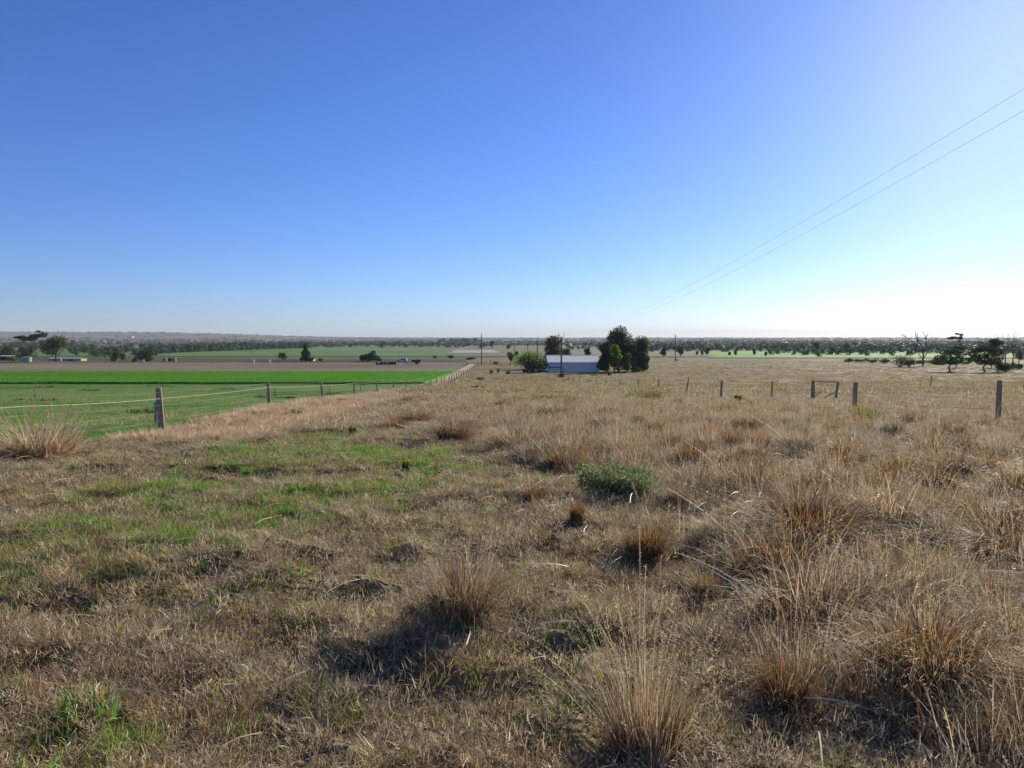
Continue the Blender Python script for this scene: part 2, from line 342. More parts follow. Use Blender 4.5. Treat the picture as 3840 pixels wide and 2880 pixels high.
# the dirt road between the crop and the fence
def road():
    rows = [(1762, 1787, 1365.5), (1744, 1773, 1376), (1727, 1762, 1385), (1706, 1746, 1396), (1684, 1727, 1408), (1664, 1706, 1420), (1644, 1684, 1431), (1626, 1660, 1439), (1606, 1636, 1446)]
    L = [at(a, y) for a, b, y in rows]; Rr = [at(b, y) for a, b, y in rows]
    k = 60; V = []; tt = np.linspace(0, len(rows) - 1, k)
    for t in tt:
        i = min(int(t), len(rows) - 2); f = t - i
        a = [L[i][q] * (1 - f) + L[i + 1][q] * f for q in (0, 1)]; b = [Rr[i][q] * (1 - f) + Rr[i + 1][q] * f for q in (0, 1)]
        for s_ in np.linspace(0, 1, 7):
            x, y = a[0] * (1 - s_) + b[0] * s_, a[1] * (1 - s_) + b[1] * s_
            V.append((x, y, g(x, y) + .07 - .03 * (s_ in (1 / 3, 2 / 3))))
    Fc = [(i * 7 + j, i * 7 + j + 1, i * 7 + j + 8, i * 7 + j + 7) for i in range(k - 1) for j in range(6)]
    tag(quick('dirt_road', V, [q[::-1] for q in Fc], M['road']), kind='structure')
road()
sheet('far_track', (-62, 800), (-60, 800), (-92, 2300), (-100, 2300), M['pale_soil'], 6, 40, .6)

# ------------------------------------------------------------ grass: clump meshes and scatter
def blades(n, rad, hmin, hmax, lean, curl, wid, seed, segs=3, up=.3, flat=0.0):
    """n grass blades rooted inside a disc; returns vertices, quads and a tint for each"""
    r = np.random.default_rng(seed)
    a = r.uniform(0, 2 * math.pi, n); q = rad * np.sqrt(r.uniform(0, 1, n))
    bx, by = q * np.cos(a), q * np.sin(a)
    out = a + r.normal(0, .7, n)                       # blades fan outwards
    L = r.uniform(hmin, hmax, n) * (1 - .25 * (q / rad) ** 2)
    ln = np.clip(r.normal(lean, lean * .45, n), 0.02, 1.5) * (.35 + .65 * q / rad)
    ln = np.where(r.uniform(0, 1, n) < flat, r.uniform(1.0, 1.5, n), ln)
    cu = r.normal(curl, curl * .6, n)
    W = wid * r.uniform(.6, 1.4, n); tw = out + math.pi / 2 + r.normal(0, .6, n)
    V = np.zeros((n, (segs + 1) * 2, 3)); p = np.stack([bx, by, np.full(n, -.02)], -1); an = ln.copy()
    for k in range(segs + 1):
        ww = W * (1 - (k / segs) ** 1.6 * .9)
        dx, dy = np.cos(tw) * ww / 2, np.sin(tw) * ww / 2
        V[:, 2 * k] = p - np.stack([dx, dy, dx * 0], -1); V[:, 2 * k + 1] = p + np.stack([dx, dy, dx * 0], -1)
        st = L / segs
        p = p + np.stack([np.sin(an) * np.cos(out) * st, np.sin(an) * np.sin(out) * st, np.cos(an) * st], -1)
        an = an + cu * (k + 1) / segs
    b = (np.arange(n) * (segs + 1) * 2)[:, None]
    Fc = np.concatenate([b + np.array([2 * k, 2 * k + 1, 2 * k + 3, 2 * k + 2])[None] for k in range(segs)])
    tint = np.repeat(np.clip(r.normal(.5, .29, n), 0, 1), (segs + 1) * 2)
    return V.reshape(-1, 3), Fc, tint
def merge(parts):
    V, Fc, T = [], [], []; n = 0
    for v, f, t in parts: V.append(v); Fc.append(f + n); T.append(t); n += len(v)
    return np.concatenate(V), np.concatenate(Fc), np.concatenate(T)
def seedheads(n, rad, h, seed, lean=.35, sz=.012, per=14, stem=.0028):
    """stalks with small bracts along their upper part"""
    r = np.random.default_rng(seed); V, Fc = [], []; k = 0
    for i in range(n):
        a = r.uniform(0, 6.283); q = rad * math.sqrt(r.uniform()); L = h * r.uniform(.7, 1.1); ln = abs(r.normal(lean, lean * .5)); out = a + r.normal(0, .6)
        p = np.array([q * math.cos(a), q * math.sin(a), 0.]); cu = r.normal(.35, .25); pts = [p.copy()]; an = ln
        for s_ in range(6):
            p = p + L / 6 * np.array([math.sin(an) * math.cos(out), math.sin(an) * math.sin(out), math.cos(an)]); pts.append(p.copy()); an += cu / 6
        sd = np.array([-math.sin(out), math.cos(out), 0]) * stem / 2
        for s_ in range(6):
            V += [pts[s_] - sd, pts[s_] + sd, pts[s_ + 1] + sd * .8, pts[s_ + 1] - sd * .8]; Fc.append([k, k + 1, k + 2, k + 3]); k += 4
        for s_ in range(per):
            f = 3.2 + 2.8 * s_ / per; i0 = min(int(f), 5); c = pts[i0] * (1 - (f - i0)) + pts[i0 + 1] * (f - i0)
            d = r.normal(0, 1, 3); d[2] = abs(d[2]) * .8; d /= np.linalg.norm(d); e = np.cross(d, r.normal(0, 1, 3)); e /= np.linalg.norm(e)
            V += [c, c + d * sz * .6 + e * sz * .3, c + d * sz * 1.5, c + d * sz * .6 - e * sz * .3]; Fc.append([k, k + 1, k + 2, k + 3]); k += 4
    t = np.repeat(r.uniform(.2, 1, len(Fc)), 4)
    return np.array(V), np.array(Fc), t
def lib(name, obs):
    c = bpy.data.collections.new(name)
    for o in obs: c.objects.link(o)
    return c
def scatter(name, label, cat, pts, sc, tilt, mats_lib, seed, zs=None, off=0.):
    """many small clumps of one kind of ground cover: one object of kind stuff"""
    r = np.random.default_rng(seed); n = len(pts)
    P = np.column_stack([pts[:, 0], pts[:, 1], G(pts[:, 0], pts[:, 1]) + off]).astype(np.float32)
    me = bpy.data.meshes.new(name); me.vertices.add(n); me.vertices.foreach_set('co', P.ravel())
    def at3(nm, v):
        a = me.attributes.new(nm, 'FLOAT_VECTOR', 'POINT'); a.data.foreach_set('vector', np.asarray(v, np.float32).ravel())
    at3('rot', np.column_stack([r.normal(0, tilt, n), r.normal(0, tilt, n), r.uniform(0, 6.283, n)]))
    at3('scl', np.column_stack([sc, sc, sc * (zs if zs is not None else r.uniform(.75, 1.25, n))]))
    a = me.attributes.new('pick', 'INT', 'POINT'); a.data.foreach_set('value', r.integers(0, 1000, n).astype(np.int32))
    o = bpy.data.objects.new(name, me); col.objects.link(o)
    ng = bpy.data.node_groups.new(name, 'GeometryNodeTree')
    ng.interface.new_socket('Geometry', in_out='INPUT', socket_type='NodeSocketGeometry'); ng.interface.new_socket('Geometry', in_out='OUTPUT', socket_type='NodeSocketGeometry')
    N = ng.nodes; Lk = ng.links
    gi, go = N.new('NodeGroupInput'), N.new('NodeGroupOutput'); ip = N.new('GeometryNodeInstanceOnPoints')
    ci = N.new('GeometryNodeCollectionInfo'); ci.inputs['Collection'].default_value = mats_lib
    ci.inputs['Separate Children'].default_value = True; ci.inputs['Reset Children'].default_value = True
    def na(nm, t):
        q = N.new('GeometryNodeInputNamedAttribute'); q.data_type = t; q.inputs[0].default_value = nm
        return q.outputs['Attribute']
    ip.inputs['Pick Instance'].default_value = True
    Lk.new(gi.outputs[0], ip.inputs['Points']); Lk.new(ci.outputs[0], ip.inputs['Instance'])
    Lk.new(na('pick', 'INT'), ip.inputs['Instance Index']); Lk.new(na('rot', 'FLOAT_VECTOR'), ip.inputs['Rotation']); Lk.new(na('scl', 'FLOAT_VECTOR'), ip.inputs['Scale'])
    Lk.new(ip.outputs[0], go.inputs[0])
    o.modifiers.new('scatter', 'NODES').node_group = ng
    return tag(o, label, cat, kind='stuff')
def wedge(n, y0, y1, seed, margin=.09, pw=1.0, xlo=-9e9, xhi=9e9):
    """n random points inside the view's wedge of ground between two distances; pw<1 puts more of them near"""
    r = np.random.default_rng(seed); u = r.uniform(0, 1, n)
    e = 2 - pw * 0
    Y = (y0 ** 2 + u * (y1 ** 2 - y0 ** 2)) ** .5 if pw == 1 else np.exp(np.log(y0) + u * (np.log(y1) - np.log(y0)))
    X = r.uniform(-1, 1, n) * (.69 + margin) * (Y + .8)
    P = np.column_stack([X, Y]); return P[(X > xlo) & (X < xhi)]
# where what grows: measures over the land
TALL_EDGE = [at(1500, 1500)[:2], at(1640, 1600)[:2], at(1900, 1730)[:2], at(2330, 1880)[:2], at(2650, 2200)[:2], at(3000, 2860)[:2]]
TALL_EDGE.sort(key=lambda p: p[1])
TX, TY = [p[0] for p in TALL_EDGE], [p[1] for p in TALL_EDGE]
def tall(P):                                           # 1 inside the stand of tall grass
    x = np.interp(P[:, 1], TY, TX); n = (fbm(P[:, 0] * .6, P[:, 1] * .6, 41) - .5) * 2.4
    yl = np.interp(P[:, 0] / P[:, 1], [-.1, .1, .3, .45, .62], [50, 46, 36, 28, 21]); far = 1 - sstep(-5, 5, P[:, 1] - yl + n * 3)
    return sstep(-.3, .9, P[:, 0] - x + n) * far
GREEN = [(1080, 1700, 1.3), (1200, 1650, 1.4), (850, 1780, .9), (560, 1900, .8), (420, 1960, .9), (640, 2000, .5), (90, 2070, .35), (220, 2110, .35), (300, 2060, .5), (900, 1850, .7), (1700, 1500, 5), (1480, 1510, 4),
         (1400, 1700, 1.2), (1570, 1760, .9), (160, 2760, .3), (280, 2880, .3), (1260, 2700, .16), (900, 2750, .14), (2380, 2760, .3), (700, 1830, .8), (500, 2050, .5), (380, 2120, .4), (1300, 1850, .9), (1000, 1960, .7)]
GRW = [(*at(a, b)[:2], c) for a, b, c in GREEN]
def greenness(P):
    v = np.zeros(len(P))
    for x, y, s in GRW: v = np.maximum(v, np.exp(-((P[:, 0] - x) ** 2 + ((P[:, 1] - y) * .7) ** 2) / (s * .95) ** 2) * (.35 + .65 * sstep(.4, .55, fbm(P[:, 0] * 1.7, P[:, 1] * 1.7, 52))))
    left = 1 - sstep(-2, 3.5, P[:, 0] + .15 * P[:, 1])
    return np.clip(v ** 1.15 * 1.1 + left * .07 * sstep(.45, .62, fbm(P[:, 0] * 1.3, P[:, 1] * 1.3, 51)) , 0, 1)
def outside_fence(P):
    d = P[:, 0] - fence_x(P[:, 1]); bank = (P[:, 1] > 18) & (P[:, 1] < 76) & (d < 2.5 + fbm(P[:, 0] * .6, P[:, 1] * .3, 66) * 1.4)
    return (d > .25 * np.sin(P[:, 1])) & ~bank
def pick(P, prob, seed):
    return P[np.random.default_rng(seed).uniform(0, 1, len(P)) < prob]
def mk(name, mat, *a, **k):
    v, f, t = blades(*a, **k); return quick(name, v, f, mat, t, link=False)
L_mat = lib('short_dry', [mk('clump', M['grey'] if i % 2 else M['dry'], 110, .13, .02, .075, .9, .85, .0034, 100 + i, segs=3, flat=.42) for i in range(8)])
L_mat_far = lib('short_dry_far', [mk('clump', M['grey'] if i % 2 else M['dry'], 60, .42, .06, .16, .7, .5, .016, 120 + i, segs=2, flat=.2) for i in range(6)])
L_rustm = lib('short_rust', [mk('clump', M['rust'], 100, .12, .04, .13, .85, .75, .0033, 130 + i, segs=3, flat=.4) for i in range(4)])
L_green = lib('short_green', [mk('clump', M['green'] if i % 2 else M['yellowgreen'], 55, .10, .04, .13, .75, .7, .006, 140 + i, segs=2) for i in range(6)])
L_green_far = lib('short_green_far', [mk('clump', M['green'] if i % 3 else M['yellowgreen'], 55, .35, .05, .12, .75, .6, .02, 150 + i, segs=2) for i in range(6)])
def tallclump(i, mat, n, rad, h, w_, sd=5):
    p = [blades(n, rad, h * .35, h, .5, .6, w_, i, segs=3, flat=.12)]
    if sd: p.append(seedheads(sd, rad * .7, h * 1.15, i + 1, sz=.009 if w_ < .006 else .02, per=14 if w_ < .006 else 8, stem=max(.003, w_ * .6)))
    v, f, t = merge(p); return quick('clump', v, f, mat, t, link=False)
L_tall = lib('tall_dry', [tallclump(200 + i * 3, [M['dry'], M['grey'], M['grey'], M['rust']][i % 4], 120, .17, .31, .0042) for i in range(8)])
L_tall_far = lib('tall_dry_far', [tallclump(230 + i * 3, [M['dry'], M['grey'], M['rust'], M['grey']][i % 4], 80, .34, .30, .011) for i in range(8)])
L_crop = lib('crop', [mk('clump', M['cropblade'], 45, .8, .2, .5, .25, .4, .05, 160 + i, segs=2) for i in range(4)])
def reg(P, k=1): return P
# near mat of short dry grass
P = np.concatenate([wedge(6500, 1.9, 4.5, 6), wedge(15000, 4, 10, 1), wedge(17000, 9.5, 22, 2)]); P = P[outside_fence(P)]
th_ = tall(P); P = pick(P, (1 - .4 * th_) * (1 - .45 * greenness(P)) * (.30 + .70 * sstep(.36, .50, fbm(P[:, 0] * 4.2, P[:, 1] * 4.2, 61))), 3)
scatter('dry_grass', 'short grey brown dry grass matted over the near ground', 'grass', P, rng.uniform(.55, 1.35, len(P)) * (1 + .035 * P[:, 1]), .35, L_mat, 4)
P = np.concatenate([wedge(4200, 1.9, 10, 11), wedge(3500, 10, 22, 12)]); P = P[outside_fence(P)]
P = pick(P, sstep(.46, .6, fbm(P[:, 0] * 1.6, P[:, 1] * 1.6, 63)), 5)
scatter('rusty_grass', 'reddish brown tufts of dry grass among the short grass', 'grass', P, rng.uniform(.7, 1.5, len(P)), .2, L_rustm, 6)
P = np.concatenate([wedge(1500, 1.9, 5, 13), wedge(3200, 5, 12, 14), wedge(2600, 12, 22, 15)]); P = P[outside_fence(P)]
P = pick(P, .6 * (.25 + .75 * (1 - sstep(-1, 3, P[:, 0]))) * (1 - .7 * sstep(7, 13, P[:, 1])) * (.2 + .8 * sstep(.45, .58, fbm(P[:, 0] * 1.1, P[:, 1] * 1.1, 64))), 16)
L_yg = lib('olive_tuft', [mk('clump', M['yellowgreen'], 45, .06, .03, .09, .9, .6, .0048, 135 + i, segs=2) for i in range(4)])
scatter('olive_tufts', 'small yellow green tufts sprinkled through the brown turf', 'grass', P, rng.uniform(.7, 1.5, len(P)) * (1 + .02 * P[:, 1]), .2, L_yg, 16)
# the short grass beyond, wider clumps
P = wedge(42000, 20, 95, 7, pw=2); P = P[outside_fence(P)]; P = pick(P, (1 - .5 * tall(P)) * (1 - .5 * greenness(P)), 8)
scatter('dry_pasture_grass', 'thin pale dry grass covering the slope towards the shed', 'grass', P, rng.uniform(.7, 1.2, len(P)) * (.75 + P[:, 1] / 90), .12, L_mat_far, 9)
L_slope = lib('slope_dry', [mk('clump', M[m_], 70, 1.0, .10, .34, .7, .6, .05, 700 + i, segs=2, flat=.2) for i, m_ in enumerate(('grey', 'dry', 'grey', 'rust', 'dry', 'yellowgreen'))])
P = wedge(34000, 60, 345, 17, pw=2); P = P[P[:, 0] > np.where(P[:, 1] < 150, fence_x(P[:, 1]) + .5, -11.5)]; P = pick(P, .35 + .65 * sstep(.42, .56, fbm(P[:, 0] / 7, P[:, 1] / 16, 76)), 18)
scatter('slope_grass', 'mixed dry grass over the long slope around the shed', 'grass', P, rng.uniform(.6, 1.3, len(P)), .1, L_slope, 19)
# green tufts
P = np.concatenate([wedge(9000, 1.9, 10, 21), wedge(12000, 10, 24, 22)]); P = P[outside_fence(P)]
P = pick(P, greenness(P) * (1 - .8 * tall(P)) + .025 * (P[:, 0] < 1), 23)
scatter('green_grass', 'patches of fresh green grass in the dry turf on the left', 'grass', P, rng.uniform(.6, 1.3, len(P)) * (1 + .03 * P[:, 1]), .15, L_green, 24)
P = wedge(26000, 11, 75, 25, pw=2); ins = P[:, 0] < fence_x(P[:, 1]); P = P[ins | outside_fence(P)]; ins = P[:, 0] < fence_x(P[:, 1])
pr = np.where(ins, .75 * sstep(.35, .6, fbm(P[:, 0] * .5, P[:, 1] * .5, 71)) + .1, greenness(P) * .7)
P = pick(P, pr, 26)
scatter('pasture_grass', 'short green grazed pasture grass in the fenced paddock', 'grass', P, rng.uniform(.6, 1.1, len(P)) * (.6 + P[:, 1] / 80), .1, L_green_far, 27)
P = wedge(22000, 11, 110, 28, pw=2); P = P[P[:, 0] < fence_x(P[:, 1])]; P = pick(P, .10 + .6 * sstep(.48, .62, fbm(P[:, 0] * .25, P[:, 1] * .6, 73)), 29)
scatter('paddock_wisps', 'dry tan wisps between the green blades of the paddock', 'grass', P, rng.uniform(.4, .8, len(P)) * (.5 + P[:, 1] / 70), .1, L_mat_far, 30)
# the stand of tall dry grass on the right
P = np.concatenate([wedge(5200, 2.4, 10, 31), wedge(12000, 10, 24, 32)])
n_ = fbm(P[:, 0] * .8, P[:, 1] * .8, 81)
P = pick(P, tall(P) * (.03 + .85 * sstep(.47, .58, n_)), 33)
scatter('tall_dry_grass', 'stand of tall tan and rusty dry grass filling the right side', 'grass', P, rng.uniform(.65, 1.25, len(P)), .16, L_tall, 34)
P = wedge(26000, 22, 62, 35, pw=2); n_ = fbm(P[:, 0] * .5, P[:, 1] * .5, 82)
P = pick(P, tall(P) * (.10 + .75 * sstep(.40, .56, n_)) + .012, 36)
scatter('tall_dry_grass_beyond', 'paler tall dry grass thinning out towards the fence line', 'grass', P, rng.uniform(.7, 1.3, len(P)), .14, L_tall_far, 37)
# straw swept up along the fence
P = wedge(60000, 17, 80, 38, pw=2); d_ = P[:, 0] - fence_x(P[:, 1]); P = P[(d_ > .1) & (d_ < 3.4)]; P = pick(P, .35 + .65 * sstep(.4, .55, fbm(P[:, 0], P[:, 1] * .4, 39)), 40)
L_straw = lib('straw', [mk('clump', M['palestraw'], 90, .35, .1, .26, 1.15, .4, .012, 170 + i, segs=2, flat=.5) for i in range(4)])
scatter('swept_straw', 'pale tan swept up straw banked along the paddock fence', 'straw', P, rng.uniform(.7, 1.3, len(P)), .2, L_straw, 39)
# crop surface
r_ = np.random.default_rng(5); n = 14000
Yc = r_.uniform(CROP0 + .4, CROP1 - .5, n) ; Xc = r_.uniform(-.76, 0, n) * Yc; Xc = np.where(Xc > -16.5, Xc - 16.5 - 30 * r_.uniform(0, 1, n), Xc)
Pc = np.column_stack([Xc, Yc]); kk = r_.uniform(0, 1, n) < 1.1 - (Yc - CROP0) / 110; Pc = Pc[kk]
scatter('crop_plants', 'dense upright bright green crop blades in the long strip field', 'crop', Pc, r_.uniform(.8, 1.2, len(Pc)), .05, L_crop, 41, off=.2)

# ------------------------------------------------------------ tussocks one can count
TK = []
def tussock_proto(i, mat, n, rad, h, w_=.0045, lean=.5, seeds=14, curl=.95):
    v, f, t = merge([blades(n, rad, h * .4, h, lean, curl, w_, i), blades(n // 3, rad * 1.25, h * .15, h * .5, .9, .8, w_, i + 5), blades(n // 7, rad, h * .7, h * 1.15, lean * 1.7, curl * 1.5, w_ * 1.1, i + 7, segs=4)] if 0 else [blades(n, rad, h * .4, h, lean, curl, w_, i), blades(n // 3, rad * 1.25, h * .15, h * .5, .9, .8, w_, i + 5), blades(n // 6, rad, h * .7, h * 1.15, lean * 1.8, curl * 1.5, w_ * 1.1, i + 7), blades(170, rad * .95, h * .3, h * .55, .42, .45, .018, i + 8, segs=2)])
    t = t.copy(); t[-170 * 6:] *= .12                                                 # old dark thatch in the heart, with the shade of the base tinted in
    b = quick('tussock', v, f, mat, t, link=False)
    v, f, t = seedheads(seeds, rad * .7, h * 1.3, i + 9, lean=.45, sz=.0085, per=30)
    s = quick('seed_stalks', v, f, M['straw'], t, link=False)
    return b.data, s.data
PROTO = {'straw': [tussock_proto(300 + 20 * i, M['dry'], 900, .16, .62, w_=.0038, lean=.42) for i in range(3)],
         'rust': [tussock_proto(400 + 20 * i, M['rust'], 950, .16, .55, lean=.5, seeds=5, w_=.0036) for i in range(4)],
         'grey': [tussock_proto(500 + 20 * i, M['grey'], 700, .15, .5, lean=.6, seeds=6, w_=.0038) for i in range(2)],
         'green': [tussock_proto(560 + 20 * i, M['yellowgreen'], 420, .16, .35, lean=.6, seeds=2, w_=.006) for i in range(2)]}
PROTO['seed'] = [tussock_proto(590, M['dry'], 420, .15, .6, lean=.36, seeds=46, curl=.6, w_=.0038)]
PROTO['round'] = [tussock_proto(700 + 20 * i, M['rust'], 620, .2, .5, lean=.72, seeds=4, w_=.0068, curl=1.0) for i in range(4)]      # bushy ones further off
PROTO['tan'] = [tussock_proto(800 + 20 * i, M['dry'], 620, .2, .5, lean=.66, seeds=6, w_=.0068, curl=.9) for i in range(3)]
PROTO['ash'] = [tussock_proto(880 + 20 * i, M['grey'], 560, .2, .5, lean=.75, seeds=4, w_=.0068, curl=.9) for i in range(2)]
PROTO['blond'] = [tussock_proto(640, M['palestraw'], 420, .17, .6, lean=.42, seeds=40, curl=.35, w_=.006)]
PH = {'round': .5, 'tan': .5, 'ash': .5, 'blond': .6, 'seed': .78, 'straw': .62, 'rust': .55, 'grey': .5, 'green': .35}
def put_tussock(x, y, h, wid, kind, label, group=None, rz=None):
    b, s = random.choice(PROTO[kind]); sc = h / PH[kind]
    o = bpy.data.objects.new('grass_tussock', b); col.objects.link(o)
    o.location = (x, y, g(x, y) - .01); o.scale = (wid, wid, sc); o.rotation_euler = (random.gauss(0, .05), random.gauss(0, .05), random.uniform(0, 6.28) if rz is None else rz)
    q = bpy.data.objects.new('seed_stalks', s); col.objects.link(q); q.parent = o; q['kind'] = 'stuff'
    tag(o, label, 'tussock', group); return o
EXPL = [  # column, row of the foot, height px, width factor, kind, label
    (1738, 2305, 345, 1.05, 'straw', 'big straw coloured tussock with seed stalks and a long shadow, alone in short turf'),
    (2420, 2065, 165, 1.25, 'rust', 'round rusty brown tussock with dark shadow below and right of the green shrub'),
    (2165, 1950, 130, .55, 'rust', 'slim upright dark tussock just below the left end of the green shrub'),
    (1998, 1880, 100, .9, 'rust', 'squat rusty tussock to the left of the green shrub, beside bare turf'),
    (2528, 1905, 150, .8, 'straw', 'upright tan tussock touching the right end of the green shrub'),
    (2185, 1770, 90, .6, 'rust', 'narrow dark tussock behind the left end of the green shrub'),
    (2330, 1715, 150, 1.5, 'straw', 'fanned tan tussock directly behind the green shrub'),
    (1945, 1695, 175, 1.7, 'straw', 'wide tan tussock with a black shadow at the left edge of the tall stand'),
    (1700, 1650, 130, 1.5, 'straw', 'bleached arching tussock at the outermost left corner of the tall stand'),
    (1560, 1580, 60, 2.2, 'rust', 'low dark brown tussock left of the bleached arching one'),
    (1480, 1610, 70, 1.7, 'rust', 'faded rusty tussock, leftmost of those before the far green patch'),
    (3015, 2020, 250, 1.9, 'rust', 'large leaning rusty tussock with deep black shade inside the tall stand'),
    (2715, 2010, 150, 1.4, 'grey', 'grey tussock with broken bleached blades left of the large leaning rusty one'),
    (3480, 2530, 360, 1.5, 'rust', 'big dark brown tussock with a wide black shadow low on the right'),
    (2945, 2640, 300, .8, 'rust', 'upright red brown tussock with splayed dark blades at the lower right'),
    (2420, 2865, 760, .8, 'seed', 'tall seeding tussock with green shoots at its foot, closest to the viewer'),
    (3420, 2190, 170, 1.8, 'grey', 'flattened tussock with arching grey blades over a dark hollow'),
    (3790, 2110, 220, 1.5, 'rust', 'orange brown tussock cut by the frame in the middle of the right edge'),
    (3800, 2420, 260, 1.3, 'straw', 'tan tussock at the right edge above the darkest corner'),
    (3830, 2850, 330, 1.2, 'rust', 'dark tussock filling the bottom right corner'),
    (3575, 1645, 120, 1.2, 'rust', 'dark tussock standing apart left of the thick right fence post'),
    (3425, 1600, 100, 1.2, 'rust', 'brown tussock second to the left of the thick right fence post'),
    (3260, 1585, 90, 1.5, 'green', 'olive tussock below and right of the open gate frame'),
    (2655, 1650, 110, 1.2, 'rust', 'brown tussock in the tall stand below the three slanting fence posts'),
    (2990, 1690, 130, 1.4, 'straw', 'pale tussock leaning left in the tall stand below the gate frame'),
    (2520, 1690, 110, 1.0, 'rust', 'dark tussock up the slope to the right of the green shrub'),
    (2800, 1610, 100, 1.5, 'straw', 'golden tussock in the tall stand below the small bright bush'),
    (2090, 1560, 90, 1.8, 'straw', 'golden tussock at the far side of the tall stand below the shed'),
    (150, 1705, 175, 2.0, 'blond', 'sprawling blond tussock by the wire fence at the left edge'),
    (740, 1625, 50, 1.5, 'grey', 'small grey tussock right of the thick corner post'),
    (2080, 1500, 45, 3, 'green', 'yellow green tussock on the open slope below the shed'),
    (2410, 1495, 55, 2.2, 'green', 'olive tussock on the slope right of the yellow green one'),
    (1790, 2010, 40, .8, 'rust', 'tiny rusty tuft on the bare turf above the big straw tussock'),
    (2640, 2220, 120, 1.0, 'rust', 'reddish tuft below the grey broken tussock'),
    (2150, 2090, 60, .8, 'rust', 'little brown tuft left of the round rusty tussock'),
    (1540, 2620, 70, .7, 'green', 'green tuft with a dark shadow in the lower middle turf'),
    (560, 2540, 60, .7, 'green', 'green tuft low on the left in the brown turf'),
    (200, 2700, 90, 1.0, 'green', 'broad green tuft near the bottom left corner'),
    (1270, 2720, 80, 1.0, 'green', 'yellow green tuft between two fallen pale stalks'),
]
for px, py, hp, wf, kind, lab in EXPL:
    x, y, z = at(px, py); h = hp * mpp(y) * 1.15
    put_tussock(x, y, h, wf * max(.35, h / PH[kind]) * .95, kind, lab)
MARKS = [(2415, 2060, 'the round rusty tussock below shrub'), (2340, 1790, 'the low green shrub'), (2528, 1905, 'the upright tan tussock by shrub'), (2330, 1700, 'the fanned tan tussock'),
         (1945, 1690, 'the wide black shadowed tussock'), (1700, 1640, 'the bleached arching tussock'), (3015, 2010, 'the large leaning rusty tussock'), (2715, 2010, 'the broken grey tussock'), (3480, 2500, 'the big dark brown tussock'),
         (2945, 2620, 'the upright red brown tussock'), (3420, 2190, 'the flattened grey tussock'), (3790, 2080, 'the orange tussock at right edge'), (3800, 2420, 'the tan tussock above dark corner'), (3575, 1640, 'the dark tussock by the post'),
         (3743, 1560, 'the thick right fence post'), (3205, 1530, 'the stout post beside the gate'), (3090, 1500, 'the open gate frame'), (2894, 1495, 'the post left of the gate'), (2703, 1494, 'the post beside the bright bush'),
         (2990, 1690, 'the pale left leaning tussock'), (2655, 1650, 'the brown tussock under slanting posts'), (2800, 1610, 'the golden tussock under bright bush'), (2090, 1560, 'the golden tussock below the shed'), (2440, 2800, 'the tall seeding tussock')]
USED = {}
def to_px(x, y, z):
    v = (z - CAMZ); d = y * CP - v * SP; return CX + F * x / d, CY - F * (v * CP + y * SP) / d
def tussock_label(x, y, h, k):
    px, py = to_px(x, y, g(x, y)); order = sorted(MARKS, key=lambda m_: math.hypot(m_[0] - px, (m_[1] - py) * 2.2))
    for m_ in order[:3]:
        dx, dy = m_[0] - px, m_[1] - py
        if abs(dx) > abs(dy) * 2.2: d = 'left of' if dx > 0 else 'right of'
        elif abs(dx) > abs(dy) * .8: d = ('behind and left of' if dx > 0 else 'behind and right of') if dy > 0 else ('before and left of' if dx > 0 else 'before and right of')
        else: d = 'straight behind' if dy > 0 else 'straight before'
        far = 'close ' if math.hypot(dx, dy * 2.2) < 150 else 'some way '
        base = ('low ' if h < .42 else 'tall ' if h > .52 else 'middling ') + {'rust': 'rusty', 'straw': 'straw coloured', 'grey': 'greyish'}[k] + ' tussock ' + far + d + ' ' + m_[2]
        if base not in USED: break
    USED[base] = USED.get(base, 0) + 1
    return base
ec = [at(a, b)[:2] for a, b, *_ in EXPL]
r_ = np.random.default_rng(77); cand = wedge(1500, 3.2, 55, 78, margin=.02)
cand = np.concatenate([wedge(420, 3.2, 18, 79, margin=.02), cand]); cand = cand[tall(cand) > .6]; placed = []
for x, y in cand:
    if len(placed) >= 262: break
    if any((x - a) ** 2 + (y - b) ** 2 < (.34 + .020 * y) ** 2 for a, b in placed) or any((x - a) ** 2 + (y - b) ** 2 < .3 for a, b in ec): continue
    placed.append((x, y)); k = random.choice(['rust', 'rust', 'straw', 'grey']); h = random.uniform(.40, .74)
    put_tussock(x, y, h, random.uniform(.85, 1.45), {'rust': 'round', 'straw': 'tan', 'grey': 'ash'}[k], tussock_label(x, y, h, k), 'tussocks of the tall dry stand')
# fallen pale stalks
def stalks():
    r = np.random.default_rng(9); V, Fc, T = [], [], []; k = 0
    P = wedge(800, 2.2, 13, 91); P = P[outside_fence(P)]
    P = pick(P, .35 + .65 * sstep(-1, 3, P[:, 0]), 92)
    for x, y in P:
        z = g(x, y) + r.uniform(.05, .13); a = r.normal(.8, .5); L = r.uniform(.12, .42); w_ = r.uniform(.003, .008); b = r.normal(0, .1); e = r.uniform(0, .3)
        p = np.array([x, y, z]); t = r.uniform(.2, 1)
        for s_ in range(4):
            d = np.array([math.cos(a), math.sin(a), e]) * L / 4; n_ = np.array([-math.sin(a), math.cos(a), .6]); n_ = n_ / np.linalg.norm(n_) * w_ / 2
            V += [p - n_, p + n_, p + d + n_, p + d - n_]; Fc.append([k, k + 1, k + 2, k + 3]); T += [t] * 4; k += 4; p = p + d; a += b * .4; e -= .12
    tag(quick('fallen_stalks', V, Fc, M['straw'], T), 'bleached straw stalks lying across the near turf', 'stalks', kind='stuff')
stalks()
